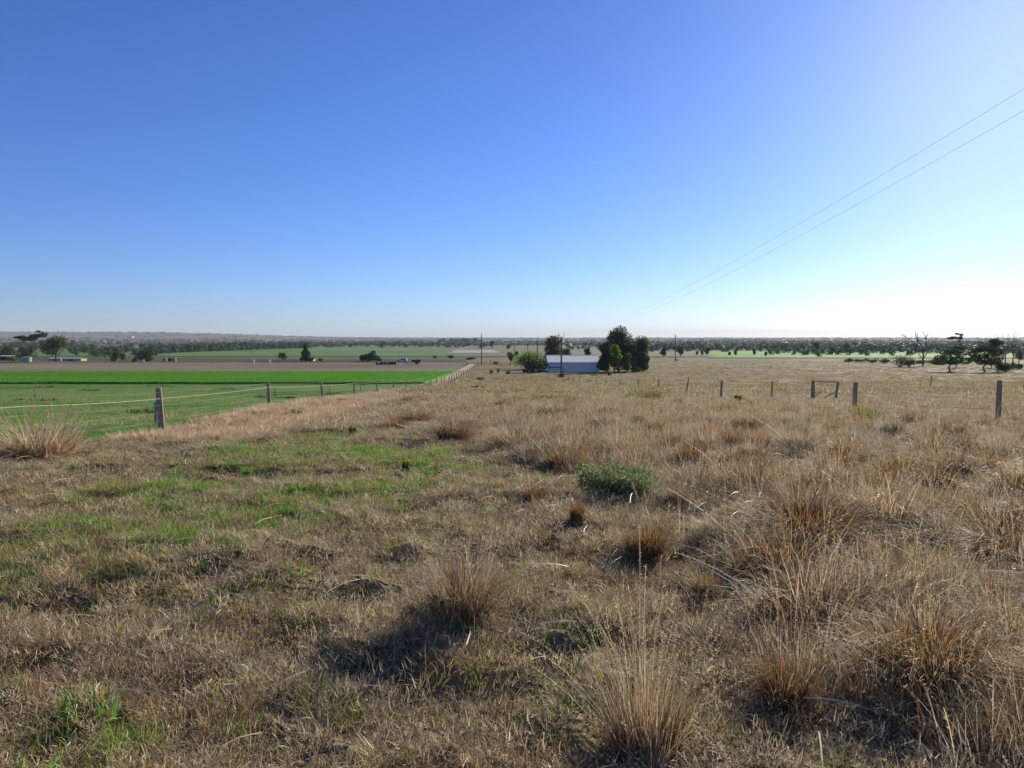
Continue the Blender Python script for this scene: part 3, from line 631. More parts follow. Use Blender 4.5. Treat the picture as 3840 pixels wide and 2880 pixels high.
# ------------------------------------------------------------ leafy things
def leaves(lobes, n, size, seed, shell=.55, squash=1.0, jit=.07):
    """small leaf clusters spread through the lobes (cx,cy,cz,rx,ry,rz)"""
    r = np.random.default_rng(seed); vol = np.array([a[3] * a[4] * a[5] for a in lobes]) ** .75; pr = vol / vol.sum()
    idx = r.choice(len(lobes), n, p=pr); A = np.array(lobes)[idx]
    d = r.normal(0, 1, (n, 3)); d /= np.linalg.norm(d, axis=1)[:, None]
    q = np.clip(shell + (1 - shell) * r.uniform(0, 1, n) ** .6 + r.normal(0, jit, n), .1, 1.2 + jit * 3)
    c = A[:, :3] + d * q[:, None] * A[:, 3:6]
    u = r.normal(0, 1, (n, 3)); u[:, 2] *= squash; u /= np.linalg.norm(u, axis=1)[:, None]; v = np.cross(u, r.normal(0, 1, (n, 3))); v /= np.linalg.norm(v, axis=1)[:, None]
    s = (size * r.uniform(.5, 1.3, n))[:, None]
    V = np.stack([c - u * s, c + v * s * .5, c + u * s, c - v * s * .45], 1).reshape(-1, 3)
    t = np.repeat(np.clip(.25 * r.normal(0, 1, n) + .5 + .25 * (idx % 3 - 1), 0, 1), 4)
    return V, np.arange(4 * n).reshape(-1, 4), t
def crown_lobes(r, w_, h0, h1, n, depth=None, top=.6):
    """n lobes filling a crown w_ wide between heights h0 and h1"""
    out = []; H = h1 - h0
    for i in range(n):
        f = (i + .5) / n; z = h0 + H * (.12 + .76 * f)
        ww = w_ / 2 * math.sqrt(max(.08, 1 - (2 * (f ** top) - 1) ** 2))
        a = r.uniform(0, 6.283); rr = ww * r.uniform(.15, .6); s = w_ * r.uniform(.22, .34)
        out.append((rr * math.cos(a), rr * math.sin(a), z, s, s, min(s * r.uniform(.65, 1.0), H * .3)))
    return out
def limbs(mb, r, base, tips, rad, n=7):
    for t in tips:
        t = np.array(t); b = np.array(base, float); m_ = (b + t) / 2 + r.normal(0, .08, 3) * np.linalg.norm(t - b)
        mb.tube([b, m_, t], [rad, rad * .6, rad * .22], n=5, cap=False)
def tree(loc, w_, h, name, label, mat, seed, group=None, trunk=.25, lobes=None, nl=9, nleaf=1500, ls=.28, cat='tree', top=.6, shell=.5, bark='bark', tr=None):
    r = np.random.default_rng(seed); root = empty(name, loc, r.uniform(-.2, .2), label, cat, group)
    lb = lobes or crown_lobes(r, w_, h * trunk, h, nl, top=top)
    mb = MB(); rt = tr or max(.08, h * .028)
    zt = max(h * trunk, h * .12)
    mb.tube([(0, 0, -.25), (r.normal(0, .03) * h, r.normal(0, .03) * h, zt * .6), (0, 0, zt)], [rt * 1.25, rt, rt * .85], 7)
    limbs(mb, r, (0, 0, zt * .9), [(a[0], a[1], a[2]) for a in lb], rt * .6)
    mb.build('trunk', M[bark], root)
    v, f, t = leaves(lb, nleaf, ls, seed, shell)
    quick('crown', v, f, M[mat], t, root); return root
def bush(loc, w_, h, name, label, mat, seed, nleaf=600, ls=.16, group=None, cat='bush', nl=7, rs=1., jit=.07):
    r = np.random.default_rng(seed); root = empty(name, loc, 0, label, cat, group)
    lb = [(r.uniform(-.32, .32) * w_, r.uniform(-.25, .25) * w_, h * r.uniform(.3, .62), w_ * r.uniform(.17, .26) * rs, w_ * r.uniform(.17, .26) * rs, h * r.uniform(.24, .36)) for _ in range(nl)]
    mb = MB(); limbs(mb, r, (0, 0, -.1), [(a[0], a[1], a[2]) for a in lb], max(.01, h * .03)); mb.build('stems', M['bark'], root)
    v, f, t = leaves(lb, nleaf, ls, seed, .35, jit=jit); quick('foliage', v, f, M[mat], t, root); return root
def deadtree(loc, h, label, seed, n0=5, spread=.55, rad=None, group=None):
    r = np.random.default_rng(seed); root = empty('dead_tree', loc, 0, label, 'dead tree', group); mb = MB(); tw = MB()
    def grow(p, d, L, rd, lev):
        pts = [p]; 
        for i in range(4):
            d = d + r.normal(0, .10, 3) + np.array([0, 0, .04]); d /= np.linalg.norm(d); p = p + d * L / 4; pts.append(p)
        (mb if lev < 1 else tw).tube(pts, list(np.linspace(rd, rd * .45, 5)), 5, cap=False)
        if lev < 2 or (lev == 2 and r.uniform() < .8):
            for i in range(n0 if lev == 0 else 3):
                q = pts[r.integers(2, 5)]; a = r.uniform(0, 6.283); e = d * .75 + spread * np.array([math.cos(a), math.sin(a), r.uniform(-.05, .4)]); e /= np.linalg.norm(e)
                grow(q, e, L * r.uniform(.6, .85) * (1.25 if lev == 0 else .8), rd * .45, lev + 1)
    grow(np.array([0, 0, -.2]), np.array([0, 0, 1.]), h * .36, rad or h * .028, 0)
    mb.build('trunk', M['deadwood'], root); tw.build('branches', M['deadwood'], root); return root
S = 900
def ns():
    global S; S += 1; return S
def T(px, py, wp, hp, label, mat, name='tree', Y=None, **k):
    x, y, z = on(px, Y) if Y else at(px, py)
    if Y: hp = hp
    return tree((x, y, z - .05), wp * mpp(y), hp * mpp(y), name, label, mat, ns(), **k)
def B(px, py, wp, hp, label, mat, name='bush', Y=None, **k):
    x, y, z = on(px, Y) if Y else at(px, py); k.setdefault('ls', max(.03, 3.2 * mpp(y)))
    return bush((x, y, z), wp * mpp(y), hp * mpp(y), name, label, mat, ns(), **k)
# near plants
x, y, z = at(2325, 1850)
B(2330, 1866, 400, 145, 'low spreading grey green shrub in the middle of the dry grass', 'shrub', 'green_shrub', nleaf=13000, ls=.015, nl=26, rs=.62, jit=.2)
B(2775, 1507, 48, 32, 'small bright green bush near the fence beside the post', 'leaf_bright', 'small_bush', nleaf=700, ls=.06)
B(1525, 1775, 40, 60, 'small dark withered weed standing alone in the turf', 'leaf_olive', 'weed', rs=.75, jit=.22, nleaf=260, ls=.02, cat='weed')
B(1322, 1640, 38, 55, 'small dark green upright weed behind the bright green patch', 'shrub', 'weed', rs=.75, jit=.22, nleaf=300, ls=.03, cat='weed')
B(1112, 1562, 50, 28, 'green weed on the swept straw beside the fence', 'shrub', 'weed', rs=.75, jit=.22, nleaf=300, ls=.05, cat='weed')
# pale stone
mb = MB(); r = np.random.default_rng(3); ph = np.linspace(0, math.pi, 6)
vs = [(math.sin(p_) * math.cos(t_) * .045 * r.uniform(.85, 1.1), math.sin(p_) * math.sin(t_) * .035 * r.uniform(.85, 1.1), math.cos(p_) * .03 + .015) for p_ in ph for t_ in np.linspace(0, 2 * math.pi, 9)[:-1]]
mb.add(vs, [(i * 8 + j, i * 8 + (j + 1) % 8, (i + 1) * 8 + (j + 1) % 8, (i + 1) * 8 + j) for i in range(5) for j in range(8)])
o = mb.build('pale_stone', M['stone'], smooth=True); x, y, z = at(905, 2520); o.location = (x, y, z + .0); o.scale = (.8, .8, .8); tag(o, 'small pale stone lying in the turf at the lower left', 'stone')

# ------------------------------------------------------------ shed
sx0, sx1, sy0, sy1 = 10.5, 25.2, 215., 233.; gz = g(17, 215) - .15; ez, rz_ = -5.3, -3.5
sh = empty('farm_shed', (sx0, sy0, gz), 0, 'long white sheet metal farm shed with pale gable roof beside the tall gum trees', 'shed')
W_, D_, E_, RG = sx1 - sx0, sy1 - sy0, ez - gz, rz_ - gz
mb = MB()                                               # walls of upright ribbed sheets
def ribwall(mb, p, q, h0, hf, n):
    for i in range(n):
        for k, (f0, f1, o0, o1) in enumerate(((0, .35, 0, 0), (.35, .5, 0, .03), (.5, .85, .03, .03), (.85, 1, .03, 0))):
            a, b = (i + f0) / n, (i + f1) / n
            P0 = np.array(p) * (1 - a) + np.array(q) * a; P1 = np.array(p) * (1 - b) + np.array(q) * b
            d = (np.array(q) - np.array(p)); nn = np.array([d[1], -d[0]]) / np.linalg.norm(d)
            A_, B_ = P0 + nn * o0, P1 + nn * o1
            mb.add([(A_[0], A_[1], h0), (B_[0], B_[1], h0), (B_[0], B_[1], hf(b)), (A_[0], A_[1], hf(a))], [(0, 1, 2, 3)])
ribwall(mb, (0, 0), (W_, 0), -.3, lambda f: E_, 46); mb.build('front_wall', M['shedwall'], sh)
mb = MB(); gab = lambda f: E_ + (RG - E_) * (1 - abs(2 * f - 1)); ribwall(mb, (0, D_), (0, 0), -.3, gab, 36); mb.build('gable_wall', M['shedwall'], sh)
mb = MB(); ribwall(mb, (W_, 0), (W_, D_), -.3, gab, 36); mb.build('gable_wall', M['shedwall'], sh)
mb = MB(); ribwall(mb, (W_, D_), (0, D_), -.3, lambda f: E_, 46); mb.build('rear_wall', M['shedwall'], sh)
for sgn in (0, 1):                                     # roof slopes as overlapping sheets
    mb = MB(); n = 18
    for i in range(n):
        a, b = -.25 + (W_ + .5) * i / n, -.25 + (W_ + .5) * (i + 1) / n + .0
        y0, y1 = (-.3, D_ / 2) if not sgn else (D_ + .3, D_ / 2); z0 = E_ - .09; lift = .012 * (i % 2)
        mb.add([(a, y0, z0 + lift), (b, y0, z0 + lift), (b, y1, RG + .04 + lift), (a, y1, RG + .04 + lift), (a, y0, z0 - .05 + lift), (b, y0, z0 - .05 + lift), (b, y1, RG - .01 + lift), (a, y1, RG - .01 + lift)],
               [(0, 1, 2, 3), (4, 7, 6, 5), (0, 4, 5, 1), (0, 3, 7, 4), (1, 5, 6, 2)])
    mb.build('roof', M['shedroof'], sh)
mb = MB(); mb.box(-.28, W_ + .28, D_ / 2 - .2, D_ / 2 + .2, RG + .07, RG + .11); mb.build('ridge_cap', M['shedroof'], sh)
mb = MB(); mb.box(-.27, W_ + .27, -.42, -.31, E_ - .2, E_ - .07); mb.build('gutter', M['gutter'], sh)
mb = MB(); mb.box(.05, 3.95, -1.5, -.06, -.3, 1.35); mb.build('lean_to', M['shedwall'], sh, bevel=.02)
mb = MB(); mb.box(-.08, 4.05, -1.62, -.07, 1.36, 1.46); mb.build('lean_to_roof', M['white'], sh)
mb = MB(); mb.box(-.02, .04, -1.52, -1.0, -.3, 1.34); mb.box(.0, 3.9, -.058, -.035, 1.48, 1.75); mb.build('blue_trim', M['bluetrim'], sh)
mb = MB()
for i in range(1, 4): mb.box(W_ * i / 4 - .04, W_ * i / 4 + .04, -.06, -.035, -.3, E_ - .21)
mb.build('sheet_joints', M['shedwall'], sh)

# ------------------------------------------------------------ poles and wires
def pole(px, Y, top_row, base_row, label, arms=(), w0=.32, w1=.18, group='power poles along the line'):
    x, y, z = on(px, Y); dx, dy, dz = ray(px, top_row); H = CAMZ + y * dz / dy - z
    root = empty('power_pole', (x, y, z), 0, label, 'power pole', group)
    mb = MB(); a, b = w0 / 2, w1 / 2
    for sx in (-1, 1):                                  # two steel flanges with concrete between
        mb.add([(sx * a - .03, -.09, -.4), (sx * a + .03, -.09, -.4), (sx * a + .03, .09, -.4), (sx * a - .03, .09, -.4), (sx * b - .03, -.07, H), (sx * b + .03, -.07, H), (sx * b + .03, .07, H), (sx * b - .03, .07, H)],
               [(0, 3, 2, 1), (4, 5, 6, 7), (0, 1, 5, 4), (1, 2, 6, 5), (2, 3, 7, 6), (3, 0, 4, 7)])
    mb.build('steel_flange', M['darkpost'], root)
    mb = MB(); mb.add([(-a + .03, -.06, -.4), (a - .03, -.06, -.4), (a - .03, .06, -.4), (-a + .03, .06, -.4), (-b + .03, -.05, H - .02), (b - .03, -.05, H - .02), (b - .03, .05, H - .02), (-b + .03, .05, H - .02)],
                      [(0, 3, 2, 1), (4, 5, 6, 7), (0, 1, 5, 4), (1, 2, 6, 5), (2, 3, 7, 6), (3, 0, 4, 7)])
    mb.build('concrete_core', M['pole'], root)
    for pts, r_ in arms(H) if callable(arms) else ():
        m_ = MB(); m_.tube(pts, r_, 6); m_.build('cross_arm', M['darkpost'], root)
    return root, H
# horned pole that carries the two overhead conductors
horn = lambda s: (lambda H: (([(s * .1, 0, H - .3), (s * .35, 0, H + .15), (s * .62, 0, H + .35), (s * .74, 0, H + .75), (s * .7, 0, H + 1.1)], .055)))
pr_, H_ = pole(2105, 178, 1264, 1412, 'tall dark pole with two curved horns in front of the white shed', lambda H: [horn(-1)(H), horn(1)(H)], .42, .28)
hz = pr_.location.z + H_ + .55
pole(1806, 288, 1252, 1366, 'thin tall pole standing alone beyond the dirt road', lambda H: [([(-.5, 0, H - 1.3), (0, 0, H - 1.5), (.1, 0, H - 1.2)], .06), ([(0, 0, H - .5), (0, 0, H + .4)], .05)], .34, .2)
pole(2015, 262, 1281, 1345, 'pole with one long arm to the left above the bright bush', lambda H: [([(-3.2, 0, H), (.1, 0, H)], .07), ([(-1.7, 0, H - .05), (0, 0, H - .95)], .045)], .3, .2)
pole(1979, 330, 1292, 1330, 'short T topped pole behind the bright bush', lambda H: [([(-1.1, 0, H - .1), (1.1, 0, H - .1)], .07)], .35, .22)
pole(1930, 400, 1295, 1330, 'small distant pole above the little round tree', lambda H: [([(-.6, 0, H - .1), (.6, 0, H - .1)], .06)], .3, .2)
pole(2532, 343, 1258, 1353, 'tall slender pole at the edge of the right hand green field', lambda H: [([(-.4, 0, H + .2), (-.35, 0, H - .3), (0, 0, H - .5)], .06), ([(0, 0, H - .5), (.6, 0, H - .3), (.65, 0, H + .3)], .06), ([(0, 0, H - .1), (0, 0, H + 1.0)], .05)], .36, .24)
pole(946, 620, 1268, 1320, 'faint pole rising from the tree belt above the green strip', lambda H: [([(-.9, 0, H - .3), (.9, 0, H - .3)], .08)], .4, .3)
for k, off in enumerate((-.72, .72)):
    x0 = pr_.location.x + off
    pts = []
    for t in np.linspace(0, 186, 48):
        pts.append((x0 + (.0415 if k == 0 else .0405) * t, 178 - t, hz - .0092 * t + .00039 * t * t))
    mb = MB(); mb.tube(pts, .0055, 5); tag(mb.build('overhead_wire', M['wire']), ('upper' if k == 0 else 'lower') + ' of the two overhead wires crossing the bright sky', 'wire')

# ------------------------------------------------------------ fences
def wpost(root, x, y, h, rad, mat='post', lean=0., lean_y=0., square=False):
    r = random.Random(int(x * 91 + y * 17)); z = g(x, y); mb = MB()
    n = 10; k = 5; lv = [(-.3, 1.0), (h * .3, 1.02), (h * .7, .97), (h * .96, .93), (h, .8)]
    lv = [(a, b * (1 + r.uniform(-.04, .04))) for a, b in lv]
    mb.tube([(lean * a, lean_y * a, a) for a, _ in lv], [rad * b for _, b in lv], n)
    o = mb.build('post', M[mat], root, smooth=False); o.location = (x, y, z); return o
def wires(root, pts, hs, mats, rads, name='wire'):
    for hh, mt, rd in zip(hs, mats, rads):
        P = []
        for i in range(len(pts) - 1):
            a, b = pts[i], pts[i + 1]; n = 5
            for j in range(n if i < len(pts) - 2 else n + 1):
                t = j / n; x, y = a[0] * (1 - t) + b[0] * t, a[1] * (1 - t) + b[1] * t
                P.append((x, y, (g(*a) + hh) * (1 - t) + (g(*b) + hh) * t - .03 * 4 * t * (1 - t)))
        mb = MB(); mb.tube(P, rd, 4, cap=False); mb.build(name, M[mt], root)
LF = empty('paddock_fence', (0, 0, 0), 0, 'wood post and wire fence running down beside the green paddock', 'fence')
fx = lambda Y: (fence_x(Y), Y)
lp = [fx(20.)]; yy = 20.; xs = [1007, 1210, 1328, 1413, 1475, 1523, 1557, 1593]
for X_ in xs: Yp = 20 * 1200 / (1800 - X_); lp.append(fx(Yp))
for k, (x, y) in enumerate(lp):
    wpost(LF, x, y, [1.24, 1.12, 1.15, 1.12, 1.1, 1.1, 1.1, 1.05, 1.05][k], [.083, .068, .066, .06, .055, .055, .06, .055, .055][k], lean=[-.05, -.03, -.09, -.03, -.02, -.03, -.04, 0, 0][k])
for a, b in ((1616, 1446), (1637, 1441), (1655, 1438), (1668, 1434)):
    x, y, z = at(a, b); lp.append((x, y)); wpost(LF, x, y, 1.15, .06)
wires(LF, [fx(9.), fx(14.)] + lp[:10], [1.12, .95, .78, .57, .36, .16], ['wire', 'tape', 'wire', 'wire', 'wire', 'wire'], [.0025, .0065, .0025, .0025, .0025, .0025])
mb = MB(); mb.tube([(0, 0, 0), (.0, 0, .09)], .006, 5); o = mb.build('insulator', M['wire'], LF); o.location = (lp[0][0] - .03, lp[0][1], g(*lp[0]) + 1.22)
x, y, z = at(583, 1552); q = (fence_x(25.5) - .9, 24.5); wpost(LF, (578 - CX) / F * 24.0, 24.0, .72, .045)
RF = empty('road_fence', (0, 0, 0), 0, 'line of small dark posts along the right edge of the dirt road', 'fence'); rp = []
for a, b in ((1684, 1436), (1694, 1430), (1703, 1427), (1712, 1420), (1721, 1415), (1730, 1411), (1738, 1406), (1746, 1401), (1754, 1395), (1761, 1391), (1768, 1385), (1775, 1380), (1781, 1375), (1788, 1370)):
    x, y, z = at(a, b); rp.append((x, y)); wpost(RF, x, y, 1.25, .075, 'darkpost')
wires(RF, rp, [1.1, .7], ['darkpost'] * 2, [.012] * 2)
EF = empty('electric_fence', (0, 0, 0), 0, 'scattered thin posts of an inner fence across the grazed green paddock', 'fence')
for a, b, h, rd, mt in ((131, 1500, 1.05, .05, 'post'), (175, 1450, .9, .04, 'post'), (334, 1463, .9, .04, 'post'), (850, 1457, .95, .04, 'post'), (1032, 1488, 1.0, .035, 'darkpost'), (1237, 1474, 1.0, .035, 'darkpost'), (1352, 1464, 1.0, .04, 'darkpost'), (596, 1447, 1.0, .03, 'post'), (1482, 1445, .9, .04, 'darkpost')):
    x, y, z = at(a, b); wpost(EF, x, y, h, rd, mt)
    T_ = b
RB = empty('slope_fence', (0, 0, 0), 0, 'sparse weathered post fence crossing the dry slope on the right', 'fence'); bp = []
for a, b, h, rd, ln, mt in ((3743, 1568, 1.28, .085, .0, 'post'), (3204, 1532, 1.12, .09, .02, 'post'), (2894, 1494, 1.15, .055, 0, 'post'), (2703, 1494, 1.15, .07, .04, 'post'), (2573, 1475, 1.4, .06, .16, 'post'), (2469, 1461, 1.15, .06, 0, 'post'), (2393, 1458, 1.2, .06, 0, 'post'),
                             (2325, 1449, 1.0, .06, 0, 'post'), (2271, 1442, 1.0, .06, 0, 'post'), (2235, 1441, .9, .06, 0, 'post'), (2201, 1437, .8, .06, 0, 'post'), (2174, 1432, 1.0, .06, 0, 'post'), (2152, 1427, .8, .06, 0, 'post'), (2133, 1424, .9, .06, 0, 'post'), (2089, 1420, 1.2, .06, 0, 'post'), (2077, 1413, 1.0, .06, 0, 'post'), (2057, 1411, .7, .06, 0, 'post')):
    x, y, z = at(a, b); bp.append((x, y)); wpost(RB, x, y, h, rd, mt, ln)
wires(RB, bp, [1.0, .65, .3], ['wire'] * 3, [.0035] * 3)
FF = empty('far_slope_fence', (0, 0, 0), 0, 'two thin posts of a second fence line behind the gate frame at right', 'fence')
for a, b in ((3487, 1458), (3838, 1462)):
    x, y, z = at(a, b); wpost(FF, x, y, 50 * mpp(y), .06, 'post', .12)
# open gate frame
x0, y0, z0 = at(3047, 1497); x1 = x0 + 92 * mpp(y0); gt = empty('gate_frame', (x0, y0, z0), 0, 'empty timber gate frame with a top rail between two posts', 'gate')
Hg = 72 * mpp(y0); wd = x1 - x0
def gp(name, pts, rd): m_ = MB(); m_.tube(pts, rd, 8); return m_.build(name, M['post'], gt)
gp('post', [(-.03, 0, -.3), (0, 0, Hg)], .1); gp('post', [(.16, .1, -.3), (.1, .1, Hg * .96)], .05); gp('post', [(wd - .12, 0, -.3), (wd + .04, 0, Hg * .9)], .085)
gp('rail', [(0, -.05, Hg * .93), (wd, -.05, Hg * .9)], .035); gp('brace', [(wd - .1, -.03, Hg * .38), (wd * .45, -.03, Hg * .08)], .03); gp('brace', [(.1, -.03, Hg * .1), (wd * .36, -.03, Hg * .42)], .025)

# ------------------------------------------------------------ trees round the shed
gl = lambda L: L
T(2322, 1393, 120, 168, 'tallest dark gum tree with a domed crown right of the white shed', 'leaf_dark', 'gum_tree', Y=219, nl=22, nleaf=9000, ls=.30, trunk=.04, top=.75)
T(2400, 1388, 90, 128, 'dark rounded gum tree at the right end of the clump by the shed', 'leaf_mid', 'gum_tree', Y=222, nl=15, nleaf=5500, ls=.30, trunk=.03, top=.6)
T(2272, 1392, 66, 116, 'dark narrow tree close against the right wall of the shed', 'leaf_dark', 'gum_tree', Y=213, nl=13, nleaf=4500, ls=.28, trunk=.02, top=.8)
T(2306, 1397, 52, 112, 'bright green weeping tree in front of the tallest dark gum', 'leaf_lime', 'pepper_tree', Y=207, nl=10, nleaf=3200, ls=.24, trunk=.18)
T(2352, 1394, 56, 74, 'mid green small tree below the tallest gum', 'leaf_mid', 'tree', Y=210, nl=7, nleaf=1500, ls=.24, trunk=.1)
T(2372, 1390, 60, 110, 'grey leaved gum behind the small mid green tree', 'leaf_grey', 'gum_tree', Y=216, nl=12, nleaf=3600, ls=.28, trunk=.05)
T(2413, 1380, 46, 80, 'low grey dark tree on the outer right of the gum clump', 'leaf_grey', 'tree', Y=219, nl=10, nleaf=2600, ls=.26, trunk=.02)
B(2388, 1396, 36, 24, 'rounded bright bush at the foot of the gum clump', 'leaf_bright', nleaf=700, ls=.2)
B(2343, 1402, 18, 13, 'small black stump like bush before the gum clump', 'leaf_dark', nleaf=200, ls=.15)
B(2283, 1408, 44, 18, 'grey twiggy bush in front of the weeping tree', 'leaf_grey', nleaf=350, ls=.15)
T(2080, 1394, 92, 120, 'broad dark dome shaped tree rising behind the left half of the shed roof', 'leaf_dark', 'tree', Y=252, nl=13, nleaf=4200, ls=.32, trunk=.12, top=.5)
T(2126, 1392, 40, 80, 'yellowish green tree behind the middle of the shed roof', 'leaf_mid', 'tree', Y=246, nl=8, nleaf=1600, ls=.28, trunk=.15)
T(2201, 1370, 42, 66, 'small conical dark tree behind the right half of the shed roof', 'leaf_dark', 'tree', Y=300, nl=7, nleaf=1200, ls=.32, trunk=.15)
B(1984, 1384, 128, 86, 'bright yellow green topped bush left of the shed', 'leaf_lime', 'large_bush', nleaf=3600, ls=.24, nl=12, Y=238)
B(1996, 1398, 100, 62, 'dark spreading bush in front of the bright topped bush', 'leaf_dark', 'large_bush', nleaf=2400, ls=.22, nl=10)
B(2028, 1396, 68, 58, 'dark bush against the left gable of the shed', 'leaf_dark', 'large_bush', nleaf=1800, ls=.22, nl=8)
T(1913, 1366, 38, 46, 'little round olive green tree left of the bright bush', 'leaf_olive', 'tree', nl=7, nleaf=1100, ls=.26, trunk=.35)
T(1936, 1362, 24, 48, 'small dark tree between the olive tree and the bright bush', 'leaf_mid', 'tree', nl=5, nleaf=600, ls=.26, trunk=.3)
B(1972, 1400, 30, 20, 'rounded grey green bush before the dark spreading bush', 'leaf_grey', nleaf=500, ls=.16)
B(1995, 1399, 20, 21, 'small green bush touching the rounded grey green one', 'leaf_mid', nleaf=350, ls=.16)
B(1906, 1404, 22, 14, 'small dark bush alone on the slope left of the shed', 'leaf_dark', nleaf=300, ls=.15)
B(1866, 1400, 24, 24, 'yellow green upright bush on the slope beyond the road fence', 'leaf_yellow', nleaf=350, ls=.15)
B(1843, 1403, 16, 20, 'sparse olive bush next to the yellow green upright one', 'leaf_olive', nleaf=200, ls=.15)
B(2106, 1418, 34, 22, 'green weeds round the foot of the horned pole', 'leaf_olive', 'weeds', nleaf=500, ls=.12, cat='weeds')
B(1800, 1424, 34, 12, 'low yellow green bush right of the road fence posts', 'leaf_yellow', nleaf=300, ls=.15)
B(1815, 1462, 24, 12, 'small dark tuft bush on the grey slope below the road', 'leaf_dark', nleaf=250, ls=.1)
B(1778, 1458, 34, 14, 'low olive bush on the grey slope, right one of a pair', 'leaf_olive', nleaf=250, ls=.12)
B(1738, 1462, 22, 12, 'low olive bush on the grey slope, left one of a pair', 'leaf_olive', nleaf=200, ls=.12)
B(2230, 1410, 34, 10, 'yellowish low bush before the right end of the shed', 'leaf_yellow', nleaf=300, ls=.12)
B(1692, 1349, 34, 16, 'round dark bush beyond the brow left of the road end', 'leaf_dark', Y=420, nleaf=400, ls=.4)
B(1630, 1349, 26, 12, 'faint dark bush beyond the brow, left of the round one', 'leaf_mid', Y=430, nleaf=300, ls=.4)
B(1762, 1354, 40, 10, 'flat dark hedge beyond the end of the road', 'leaf_dark', 'hedge', Y=380, nleaf=500, ls=.35, cat='hedge')
B(1857, 1366, 26, 12, 'dark rounded bush beyond the thin tall pole', 'leaf_dark', nleaf=300, ls=.2)
# bushes scattered over the slope between the fence and the brow
# ------------------------------------------------------------ left farmyard
T(212, 1341, 105, 92, 'broad spreading tree with one clear trunk at far left', 'leaf_olive', 'spreading_tree', Y=335, nl=14, nleaf=3600, ls=.4, trunk=.33, tr=.35, top=.45)
x, y, z = on(118, 345); u_ = mpp(345)
lb = [(a * u_, 0, b * u_, c * u_, c * u_ * .7, d * u_) for a, b, c, d in ((-45, 90, 20, 5), (-20, 84, 24, 8), (5, 86, 22, 9), (25, 96, 20, 8), (30, 112, 11, 4), (50, 100, 15, 11), (8, 96, 14, 6), (-32, 92, 18, 5))]
tree((x, y, z), 1, 118 * u_, 'umbrella_tree', 'flat topped sparse umbrella tree left of the broad spreading tree', 'leaf_dark', ns(), lobes=lb, trunk=.3, nleaf=1800, ls=.4, tr=.35, shell=.3)
T(30, 1335, 90, 48, 'dark rounded tree at the left edge behind the tank', 'leaf_dark', 'tree', Y=400, nl=9, nleaf=1600, ls=.45, trunk=.1)
T(100, 1340, 80, 50, 'olive rounded tree right above the water tank', 'leaf_olive', 'tree', Y=372, nl=9, nleaf=1600, ls=.4, trunk=.1)
B(50, 1345, 50, 20, 'pale green bush left of the water tank', 'leaf_mid', Y=350, nleaf=400, ls=.35)
T(433, 1342, 34, 38, 'small two lobed dark tree in the left farmyard', 'leaf_dark', 'tree', Y=345, nl=6, nleaf=900, ls=.35, trunk=.1)
T(462, 1340, 28, 28, 'faint olive tree beside the two lobed dark tree', 'leaf_olive', 'tree', Y=360, nl=5, nleaf=500, ls=.35, trunk=.1)
T(548, 1342, 78, 42, 'wide dark rounded tree left of the golden bales', 'leaf_dark', 'tree', Y=345, nl=10, nleaf=1800, ls=.38, trunk=.08)
T(505, 1345, 22, 16, 'little dark bush by the white drum left of the wide tree', 'leaf_dark', 'bush', Y=340, nl=4, nleaf=250, ls=.3, trunk=.05, cat='bush')
def conifer(px, Y, wp, hp, label):
    x, y, z = on(px, Y); h, w_ = hp * mpp(Y), wp * mpp(Y); lb = []
    for i in range(11):
        f = i / 10; rr = w_ / 2 * (1 - f) ** .8 * .75 + .25; a = i * 2.4
        lb += [(rr * .45 * math.cos(a), rr * .45 * math.sin(a), h * (.1 + .85 * f), rr * .75, rr * .75, h * .07), (-rr * .5 * math.cos(a), -rr * .5 * math.sin(a), h * (.1 + .85 * f), rr * .65, rr * .65, h * .06)]
    tree((x, y, z), w_, h, 'conifer', label, 'leaf_dark', ns(), lobes=lb, trunk=.5, nleaf=2600, ls=.35, tr=.25, shell=.3)
conifer(1147, 345, 54, 72, 'tall dark cone shaped conifer in the farmyard')
T(1058, 1345, 44, 32, 'small round olive tree left of the conifer', 'leaf_olive', 'tree', Y=345, nl=5, nleaf=700, ls=.33, trunk=.35)
B(1207, 1350, 32, 18, 'yellow flowering bush right of the conifer', 'leaf_yellow', Y=340, nleaf=400, ls=.3)
B(1168, 1350, 30, 20, 'olive bush at the right foot of the conifer', 'leaf_olive', Y=340, nleaf=400, ls=.3)
T(1388, 1352, 82, 42, 'wide windswept dark tree peaking at its right, above the wrapped bales', 'leaf_dark', 'tree', Y=345, lobes=[(a * mpp(345), b_ * .3, c * mpp(345), d * mpp(345), d * mpp(345), e * mpp(345)) for a, b_, c, d, e in ((-28, 0, 16, 14, 9), (-30, 1, 10, 12, 8), (-12, 0, 20, 14, 9), (2, 1, 24, 14, 9), (14, 0, 33, 10, 8), (6, -1, 14, 16, 10), (24, 0, 14, 14, 10), (34, 1, 8, 12, 6), (-6, 0, 10, 20, 8))], nleaf=2600, ls=.36, trunk=.1)
